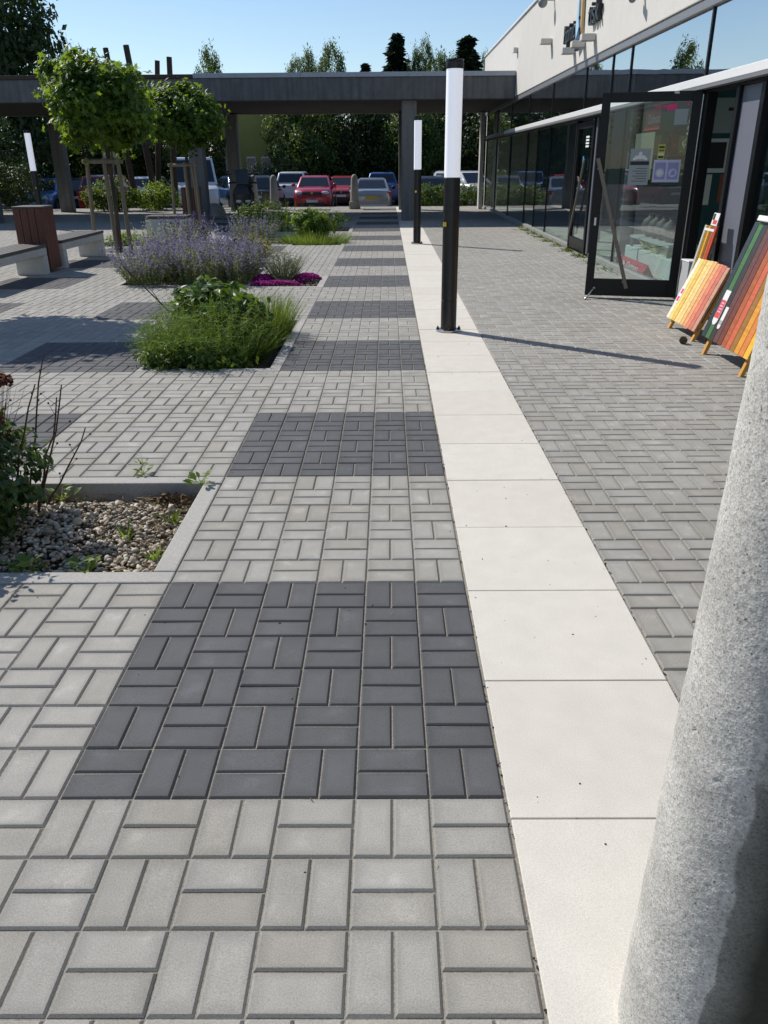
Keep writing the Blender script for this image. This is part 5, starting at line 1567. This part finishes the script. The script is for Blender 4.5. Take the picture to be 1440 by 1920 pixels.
M['hedge_leaf'] = leaf_mat('hedge_leaf', (.02, .05, .008), (.07, .125, .015), .3, (.24, .36, .03))
M['bright_leaf'] = leaf_mat('bright_leaf', (.05, .11, .012), (.12, .21, .03), .35, (.36, .5, .05))
for i, (x, lab) in enumerate(((1.15, 'low clipped hedge bush left of the near lamp post'), (1.95, 'low clipped hedge bush behind the near lamp post'), (2.75, 'low clipped hedge bush right of the near lamp post'), (3.6, 'low clipped hedge bush behind the last walkway column'))):
    bush('hedge_bush', lab, 'hedge', (x, 32.0, -.05), (.52, .45, .44), 1500, .09, M['hedge_leaf'], 40 + i, group='low hedge by the car park', inner=.2, lump=.08)
bush('green_shrub', 'dark shrub with bright leaf edges at the foot of the timber poles', 'shrub', (-10.4, 29.6, -.02), (1.0, .7, .55), 2600, .12, M['hedge_leaf'], 51)
bush('green_shrub', 'leafy shrub to the right of the timber poles', 'shrub', (-8.9, 30.0, -.02), (.85, .6, .5), 2200, .12, M['bright_leaf'], 52)
bush('green_shrub', 'tangled dark shrub beside the far left lamp post', 'shrub', (-14.5, 30.6, -.02), (1.3, .8, .9), 2600, .11, M['deep_leaf'], 53)
bush('green_shrub', 'grass green shrub in the sun at the far left edge', 'shrub', (-17.6, 31.6, -.02), (1.3, .9, .5), 2600, .1, M['bright_leaf'], 54)
bush('green_shrub', 'grey green bush under the olive building', 'shrub', (-7.6, 49.2, -.55), (1.4, 1.1, 1.0), 2600, .18, M['blue_leaf'], 55)
bush('green_shrub', 'small leafy shrub right of the blue hatchback', 'shrub', (.75, 44.6, -.5), (.6, .6, .8), 1200, .13, M['mid_leaf'], 56)
r_ = np.random.default_rng(78); n = 9000
B = np.stack([r_.uniform(-26, 12, n), r_.uniform(49.5, 51.0, n), np.full(n, -.58)], 1)
V, F, T = blades_geo(B, np.array([0, 0, 1.]) + r_.normal(size=(n, 3)) * .25, r_.uniform(.3, .9, n), .04, .2, r_, 2)
M['verge'] = leaf_mat('verge_grass', (.06, .1, .02), (.17, .21, .06), .35, (.4, .48, .1))
tag(link('verge_grass', fast_mesh('verge_grass', V, [F], M['verge'], None, T)), 'tall sunlit grass along the back of the car park', kind='stuff')

# ================================================================== planting on the plaza
M['blade'] = leaf_mat('grass_blade', (.03, .075, .012), (.10, .17, .035), .35, (.30, .42, .06), .5)
M['feather'] = leaf_mat('feathery_green', (.022, .06, .010), (.095, .165, .03), .32, (.28, .42, .06), .6)
M['peony'] = leaf_mat('glossy_leaf', (.014, .044, .008), (.05, .11, .018), .26, (.22, .38, .03), .42, .4)
M['sedum'] = leaf_mat('sedum_leaf', (.018, .05, .012), (.06, .115, .03), .2, (.2, .32, .05), .4)
M['seed_head'] = toned('dry_seed_head', [(.06, .02, .012), (.13, .045, .025), (.20, .085, .045)], .9)
M['catmint'] = leaf_mat('catmint_leaf', (.08, .11, .045), (.25, .285, .14), .34, (.42, .48, .18), .7)
M['lilac_flower'] = leaf_mat('lilac_flower', (.10, .09, .19), (.30, .27, .45), .28, (.36, .32, .55), .7)
M['pale_flower'] = leaf_mat('pale_flower', (.35, .36, .27), (.6, .6, .5), .3, (.5, .5, .4), .7)
M['magenta'] = leaf_mat('magenta_flower', (.18, .008, .12), (.46, .03, .32), .3, (.6, .05, .45), .7)
M['grey_leaf'] = leaf_mat('silver_green_leaf', (.07, .09, .05), (.18, .21, .12), .25, (.3, .35, .18), .7)
M['yellow_leaf'] = leaf_mat('yellow_leaf', (.07, .10, .02), (.22, .17, .03), .3, (.4, .38, .05), .6)


def tuft(name, label, cat, loc, n, spread, height, width, droop, mat, seed, lean=.35, group=None, seg=4, part='blades', ell=(1, 1)):
    r = np.random.default_rng(seed)
    t = thing(name, label, cat, loc, 0, group)
    a = r.random(n) * 6.283; q = np.sqrt(r.random(n))
    B = np.stack([np.cos(a) * q * spread * ell[0], np.sin(a) * q * spread * ell[1], np.full(n, -.02)], 1)
    D = np.stack([np.cos(a) * q * lean, np.sin(a) * q * lean, np.ones(n)], 1) + r.normal(size=(n, 3)) * [.16, .16, .05]
    V, F, T = blades_geo(B, D, height * r.uniform(.55, 1.1, n), width * r.uniform(.6, 1.3, n), droop * r.uniform(.2, 1.3, n), r, seg)
    link(part, fast_mesh(part, V, [F], mat, None, T), t)
    return t


def feathery(name, label, loc, rad, n, seed, mat):
    """fine stems set with threadlike leaflets"""
    r = np.random.default_rng(seed)
    t = thing(name, label, 'plant', loc)
    a = r.random(n) * 6.283; q = np.sqrt(r.random(n))
    B = np.stack([np.cos(a) * q * rad[0] * .72, np.sin(a) * q * rad[1] * .72, np.full(n, -.02)], 1)
    D = unit(np.stack([np.cos(a) * q * .55, np.sin(a) * q * .55, np.ones(n)], 1) + r.normal(size=(n, 3)) * .18)
    H = rad[2] * (1.15 - .45 * q ** 2) * r.uniform(.6, 1.1, n)
    s = blades_geo(B, D, H, .0035, .12, r, 3)
    m = 17
    k = np.repeat(np.arange(n), m); u = r.uniform(.2, 1.0, n * m)
    P = B[k] + D[k] * (H[k] * u)[:, None] + np.stack([D[k][:, 0], D[k][:, 1], np.zeros(n * m)], 1) * (.13 * H[k] * u * u)[:, None]
    DD = unit(r.normal(size=(n * m, 3)) + D[k] * .7)
    l = blades_geo(P, DD, r.uniform(.03, .085, n * m), .0042, r.uniform(0, .5, n * m), r, 2)
    V, F, T = merge([s, l])
    link('foliage', fast_mesh('foliage', V, F, mat, None, T), t)
    return t


def spikes(name, label, loc, ell, n, h, seed, leafm, flowm, lean=.5, florets=17, fsize=.019, lower=.5):
    """upright stems, grey green leaves below, flower spikes above"""
    r = np.random.default_rng(seed)
    t = thing(name, label, 'plant', loc)
    a = r.random(n) * 6.283; q = np.sqrt(r.random(n))
    B = np.stack([np.cos(a) * q * ell[0] * .62, np.sin(a) * q * ell[1] * .62, np.full(n, -.03)], 1)
    D = unit(np.stack([np.cos(a) * q * lean * ell[0], np.sin(a) * q * lean * ell[1], np.ones(n)], 1) + r.normal(size=(n, 3)) * .13)
    H = h * r.uniform(.6, 1.12, n)
    s = blades_geo(B, D, H, .005, .10, r, 3)
    out = np.stack([D[:, 0], D[:, 1], np.zeros(n)], 1)

    def at(k, u):
        return B[k] + D[k] * (H[k] * u)[:, None] + (out[k] * 1.1 - np.array([0, 0, .5])) * (.10 * H[k] * u * u)[:, None]
    m = 20
    k = np.repeat(np.arange(n), m); u = r.uniform(.1, .8, n * m)
    P = at(k, u) + r.normal(size=(n * m, 3)) * .02
    V1, F1_, T1_ = leaf_geo(P, r.normal(size=(n * m, 3)) + [0, 0, .8], r.uniform(.022, .045, n * m), 'oval' if n < 200 else 'diamond', None, r)
    V, F, T = merge([s, (V1, F1_, T1_)])
    link('leaves', fast_mesh('leaves', V, F, leafm, None, T), t)
    fl = np.nonzero(r.random(n) < .85)[0]
    k = np.repeat(fl, florets); u = r.uniform(0, 1, len(k))
    wh = np.round(u * 7) / 7 + r.normal(size=len(k)) * .018
    uu = lower + (1.03 - lower) * wh
    rad = (.017 * (1.15 - .8 * u))[:, None]
    P = at(k, uu) + unit(r.normal(size=(len(k), 3))) * rad
    V2, F2_, T2_ = leaf_geo(P, r.normal(size=(len(k), 3)) + [0, 0, .3], fsize * r.uniform(.6, 1.3, len(k)), 'floret', np.clip(r.random(n)[k] * .5 + r.random(len(k)) * .5, 0, 1), r)
    link('flower_spikes', fast_mesh('flower_spikes', V2, [F2_], flowm, None, T2_), t)
    return t


# nearest bed: sedum at the left edge, old stems, weeds
t = bush('sedum_plant', 'dark leafy sedum with dry brown seed heads at the left edge', 'plant', (-2.33, 1.78, -.08), (.36, .44, .32), 5200, .055, M['sedum'], 61, 'oval', clumps=110, spread=.15, inner=.35, lump=.12)
r_ = np.random.default_rng(62)
for k, (x, y, z, w) in enumerate(((.12, .10, .74, .085), (.0, .22, .78, .09), (.17, .26, .70, .065))):
    n = 520; a = r_.random(n) * 6.283; q = np.sqrt(r_.random(n))
    P = np.stack([x + np.cos(a) * q * w, y + np.sin(a) * q * w, z + .03 * (1 - q * q) + r_.normal(size=n) * .008], 1)
    V, F, T = leaf_geo(P, r_.normal(size=(n, 3)) + [0, 0, 1], .015, 'floret', None, r_)
    st_ = blades_geo(np.repeat([[x * .7, y * .8, .3]], 40, 0) + r_.normal(size=(40, 3)) * .01, np.array([x * .3, y * .2, z - .3]) + r_.normal(size=(40, 3)) * .06, .42, .004, 0, r_, 2)
    V, F, T = merge([(V, F, T), st_]); link('seed_head', fast_mesh('seed_head', V, F, M['seed_head'], None, T), t)
for i, (x, y, tx, ty, h) in enumerate(((-2.22, 2.02, .02, .10, .82), (-2.16, 2.06, .14, .20, .78), (-2.12, 2.10, .16, .12, .58), (-2.08, 2.0, .19, .16, .66), (-2.2, 1.95, .22, .05, .70), (-2.27, 2.1, -.03, .1, .9), (-2.1, 2.15, .26, .06, .42))):
    t = thing('dry_stem', ['dry upright stem at the left edge, tallest but one', 'thin dry stem with a pale tip beside the sedum', 'short bent dry stem beside the sedum', 'dark dry stem leaning right with seed pods', 'dry stem leaning farthest right over the paving', 'tall dry stem on the very left edge', 'low crooked dry stem at the back kerb'][i], 'dry stem', (x, y, -.08), group='dry stems in the nearest bed')
    m = MB(); rr_ = np.random.default_rng(70 + i); pts = [(0, 0, 0)]
    for k in range(1, 7):
        f = k / 6; pts.append((tx * f + rr_.normal() * .008, ty * f + rr_.normal() * .008, h * f))
    m.tube(pts, [.0058, .0055, .005, .0046, .0042, .0038, .003], 6, tone=.1)
    for k in (2, 3, 4, 5):
        p = np.array(pts[k]); d = np.array([rr_.normal() * .05, rr_.normal() * .04, .06])
        m.tube([p, p + d], [.0016, .001], 4, tone=.2); m.ball(p + d, .006, 5, 4, tone=.15)
    m.build('stem', M['dry'], t)


def weed(label, x, y, n, h, seed, w=.016, z=-.03, mat='bright_leaf', lean=.9):
    if w < .015:
        tuft('weed', label, 'weed', (x, y, z), n, .02, h, w, .5, M[mat], seed, lean, 'small weeds on the paving and gravel', 4, 'leaves'); return
    r = np.random.default_rng(seed); t = thing('weed', label, 'weed', (x, y, z), 0, 'small weeds on the paving and gravel')
    a = np.arange(n) * 2.4 + r.random(n); e = r.uniform(.2, 1.2, n)
    D = np.stack([np.cos(a) * np.cos(e), np.sin(a) * np.cos(e), np.sin(e)], 1)
    L = h * r.uniform(.45, .8, n)
    st_ = blades_geo(np.zeros((n, 3)), D, L, .004, .2, r, 2)
    lv = leaf_geo(D * (L * .95)[:, None], np.stack([-D[:, 0] * .6, -D[:, 1] * .6, np.ones(n)], 1) + r.normal(size=(n, 3)) * .25, L * r.uniform(.6, .95, n), 'oval', None, r, D)
    V, F, T = merge([st_, lv]); link('leaves', fast_mesh('leaves', V, F, M[mat], None, T), t)


W = [('broad leaved seedling by the back kerb of the nearest bed', -2.02, 2.2, 6, .10, .035, -.05), ('low green weed at the front kerb of the nearest bed', -1.86, 1.36, 14, .11, .02, -.05), ('leafy weed in the corner of the front and right kerbs', -1.62, 1.37, 9, .09, .022, -.05),
     ('thin weed along the right kerb of the nearest bed', -1.36, 1.55, 9, .08, .012, -.05), ('sprig hanging over the back right corner of the nearest bed', -1.31, 2.29, 7, .09, .022, -.0), ('pale weed in the middle of the gravel', -1.55, 1.75, 10, .1, .01, -.05),
     ('small yellow weed under the right kerb', -1.38, 1.95, 10, .07, .01, -.05), ('tiny weed in a paver joint behind the nearest bed', -1.72, 2.62, 6, .055, .012, 0), ('sprouting weed in a joint nearer the back kerb', -1.66, 2.44, 7, .07, .014, 0)]
for i, (l, x, y, n, h, w, z) in enumerate(W):
    weed(l, x, y, n + 5, h * 1.15, 90 + i, w * 1.15, z)
r_ = np.random.default_rng(99); n = 620
f = r_.random(n); B = np.stack([FX - .06 - np.abs(r_.normal(size=n)) * .10, 11.2 + np.round(f * 9) + r_.normal(size=n) * .16, np.zeros(n)], 1); B = B[B[:, 0] < FX - .04]
V, F, T = blades_geo(B, np.array([-.4, 0, .7]) + r_.normal(size=(len(B), 3)) * .5, r_.uniform(.04, .13, len(B)), .012, .4, r_, 3)
tag(link('joint_weeds', fast_mesh('joint_weeds', V, [F], M['hedge_leaf'], None, T)), 'weeds and moss sprouting along the foot of the shop window', kind='stuff')
# dead leaves heaped in the back corner, and a few scraps blown over the paving
r_ = np.random.default_rng(141); n = 260
P = np.stack([-1.43 + r_.normal(size=n) * .05, 2.2 + r_.normal(size=n) * .03, -.07 + np.abs(r_.normal(size=n)) * .018], 1)
V, F, T = leaf_geo(P, r_.normal(size=(n, 3)) + [0, 0, .8], r_.uniform(.015, .045, n), 'oval', r_.random(n) * .45, r_)
tag(link('dead_leaves', fast_mesh('dead_leaves', V, [F], M['dry'], None, T)), 'clump of dead brown leaves in the back corner of the nearest bed', kind='stuff')
n = 70
P = np.stack([r_.uniform(-2.6, 2.6, n), r_.uniform(-.8, 9, n), np.full(n, .004)], 1); P = P[~in_bed(P[:, 0], P[:, 1])]; n = len(P)
V, F, T = leaf_geo(P, np.array([0, 0, 1.]) + r_.normal(size=(n, 3)) * .25, r_.uniform(.006, .02, n), 'lance', r_.random(n), r_)
tag(link('leaf_scraps', fast_mesh('leaf_scraps', V, [F], M['dry'], None, T)), 'tiny dry leaf scraps blown over the paving', kind='stuff')

# second bed
feathery('feathery_plant', 'wide clump of feathery green foliage in the second bed', (-1.93, 5.45, -.08), (.50, .58, .58), 820, 101, M['feather'])
feathery('feathery_plant', 'lower feathery plant spilling over the left kerb of the second bed', (-2.14, 5.3, -.06), (.32, .42, .40), 260, 102, M['feather'])
bush('peony_plant', 'glossy dark green peony rising from the back of the second bed', 'plant', (-1.92, 5.88, .03), (.40, .38, .27), 2600, .105, M['peony'], 103, 'oval', clumps=80, spread=.2, inner=.25)
tuft('ornamental_grass', 'upright tuft of fine ornamental grass at the right kerb', 'grass', (-1.52, 6.3, -.08), 1500, .19, .56, .005, .22, M['blade'], 104, .34)
tuft('ornamental_grass', 'looser grass tuft in front of the upright one', 'grass', (-1.65, 5.55, -.08), 800, .20, .40, .006, .4, M['blade'], 105, .6)
bush('dark_plant', 'low dark plant at the front kerb of the second bed', 'plant', (-1.95, 5.02, -.08), (.45, .22, .14), 1500, .05, M['hedge_leaf'], 106, 'oval')
weed('bright lime green leaf cluster at the front of the second bed', -2.12, 5.02, 16, .16, 107, .05, .1)
weed('yellow green sprig at the left front corner kerb', -2.3, 4.92, 20, .10, 108, .018, -.02)
t = thing('dry_stem', 'dark forked dry twig sticking out of the feathery clump to the left', 'dry stem', (-2.2, 5.75, .2))
m = MB(); m.tube([(0, 0, 0), (-.22, .05, .22), (-.5, .1, .50)], [.007, .006, .005], 6, tone=.05); m.tube([(-.2, .05, .2), (-.33, .0, .44)], [.004, .002], 5, tone=.05); m.tube([(-.48, .1, .48), (-.5, .04, .53)], [.004, .003], 5, tone=.05); m.build('stem', M['dry'], t)

# catmint and its neighbours
spikes('catmint_plant', 'wide mass of lilac flowering catmint in the middle of the plaza', (-3.05, 10.55, -.03), (.9, .95), 620, .74, 111, M['catmint'], M['lilac_flower'], .55)
spikes('catmint_plant', 'catmint spilling over the paving at the left of the bed', (-3.75, 10.25, -.03), (.5, .55), 250, .62, 112, M['catmint'], M['lilac_flower'], 1.0)
spikes('catmint_plant', 'darker catmint at the right end of the bed', (-2.5, 10.3, -.03), (.40, .6), 190, .62, 113, M['catmint'], M['lilac_flower'], .7)
spikes('salvia_plant', 'deep purple flower spikes rising at the back of the catmint', (-4.55, 16.2, -.03), (.6, .5), 150, .66, 114, M['catmint'], leaf_mat('purple_flower', (.055, .045, .15), (.14, .11, .30), .25, (.2, .15, .4)), .5, 22, .02)
spikes('salvia_plant', 'purple flower spikes beside the scooter', (-3.2, 16.4, -.03), (.7, .4), 120, .62, 115, M['catmint'], M['lilac_flower'], .5, 18, .02)
spikes('pale_flower_plant', 'pale cream flowered plant at the left back of the catmint', (-3.9, 11.7, -.03), (.42, .35), 120, .80, 116, M['catmint'], M['pale_flower'], .5, 30, .02)
bush('yellow_plant', 'low plant with yellow and orange leaves right of the catmint', 'plant', (-2.85, 13.75, -.06), (.42, .4, .22), 1100, .06, M['yellow_leaf'], 117, 'oval')
bush('grey_shrub', 'small silver green lavender bush among the thyme cushions', 'shrub', (-1.85, 10.35, -.05), (.25, .25, .25), 900, .05, M['grey_leaf'], 118, 'lance')
tuft('grey_shrub', 'fine upright sprigs of the silver green bush', 'shrub', (-1.85, 10.35, 0), 320, .14, .5, .006, .1, M['grey_leaf'], 119, .75, None, 3, 'sprigs')
for i, (lab, x, y, a, b_, h) in enumerate((('magenta thyme cushion left of the silver green bush', -2.12, 10.25, .16, .24, .08), ('magenta thyme cushion right of the silver green bush', -1.5, 10.4, .2, .22, .075), ('flat magenta thyme mat along the front kerb', -1.9, 9.83, .36, .12, .05))):
    r_ = np.random.default_rng(120 + i); n = 2600
    t = thing('thyme_cushion', lab, 'plant', (x, y, -.03), 0, 'magenta thyme cushions')
    an = r_.random(n) * 6.283; q = np.sqrt(r_.random(n)) * (1 + .12 * np.sin(an * 3 + i))
    P = np.stack([np.cos(an) * q * a, np.sin(an) * q * b_, .03 + h * np.sqrt(np.clip(1 - q * q, 0, 1)) + r_.normal(size=n) * .008], 1)
    V, F, T = leaf_geo(P, r_.normal(size=(n, 3)) * .6 + [0, 0, 1], .018 * r_.uniform(.6, 1.3, n), 'floret', None, r_)
    link('flowers', fast_mesh('flowers', V, [F], M['magenta'], None, T), t)
    P = P[:500] - [0, 0, .022]; V, F, T = leaf_geo(P, r_.normal(size=(500, 3)) + [0, 0, 1], .022, 'diamond', None, r_); link('leaves', fast_mesh('leaves', V, [F], M['hedge_leaf'], None, T), t)
# fourth bed
bush('bright_bush', 'rounded bright green bush in the bed before the walkway', 'bush', (-1.98, 16.75, -.05), (.40, .38, .38), 2400, .15, M['bright_leaf'], 131, 'lance', clumps=70, spread=.15, inner=.3, lump=.08)
tuft('ornamental_grass', 'soft green grass ringing the bright bush', 'grass', (-1.85, 16.25, -.08), 1800, .62, .42, .008, .45, M['blade'], 132, .55, ell=(1, .7))
tuft('ornamental_grass', 'grass tuft left of the bright bush', 'grass', (-2.35, 16.35, -.08), 500, .3, .35, .008, .5, M['blade'], 133, .6)
# shaded bed and strays
bush('dark_plant', 'dark leafy plants in the shade left of the bright bush', 'plant', (-3.6, 20.3, -.04), (.8, .6, .36), 1500, .12, M['hedge_leaf'], 134, 'lance')
tuft('ornamental_grass', 'tall wispy stalks among the shaded plants', 'grass', (-3.3, 20.2, -.05), 120, .6, .95, .012, .2, M['blade'], 135, .3)
bush('dark_plant', 'small dark plants in the shade right of the bright bush', 'plant', (-1.75, 20.3, -.04), (.4, .4, .26), 600, .11, M['hedge_leaf'], 136, 'lance')
tuft('ornamental_grass', 'grass and seedlings left of the pale stool block', 'grass', (-5.75, 16.3, -.03), 160, .35, .42, .014, .5, M['blade'], 137, .8)
bush('bright_bush', 'low bright seedlings left of the stool block', 'bush', (-5.9, 16.2, -.05), (.5, .3, .15), 380, .08, M['bright_leaf'], 138, 'oval')
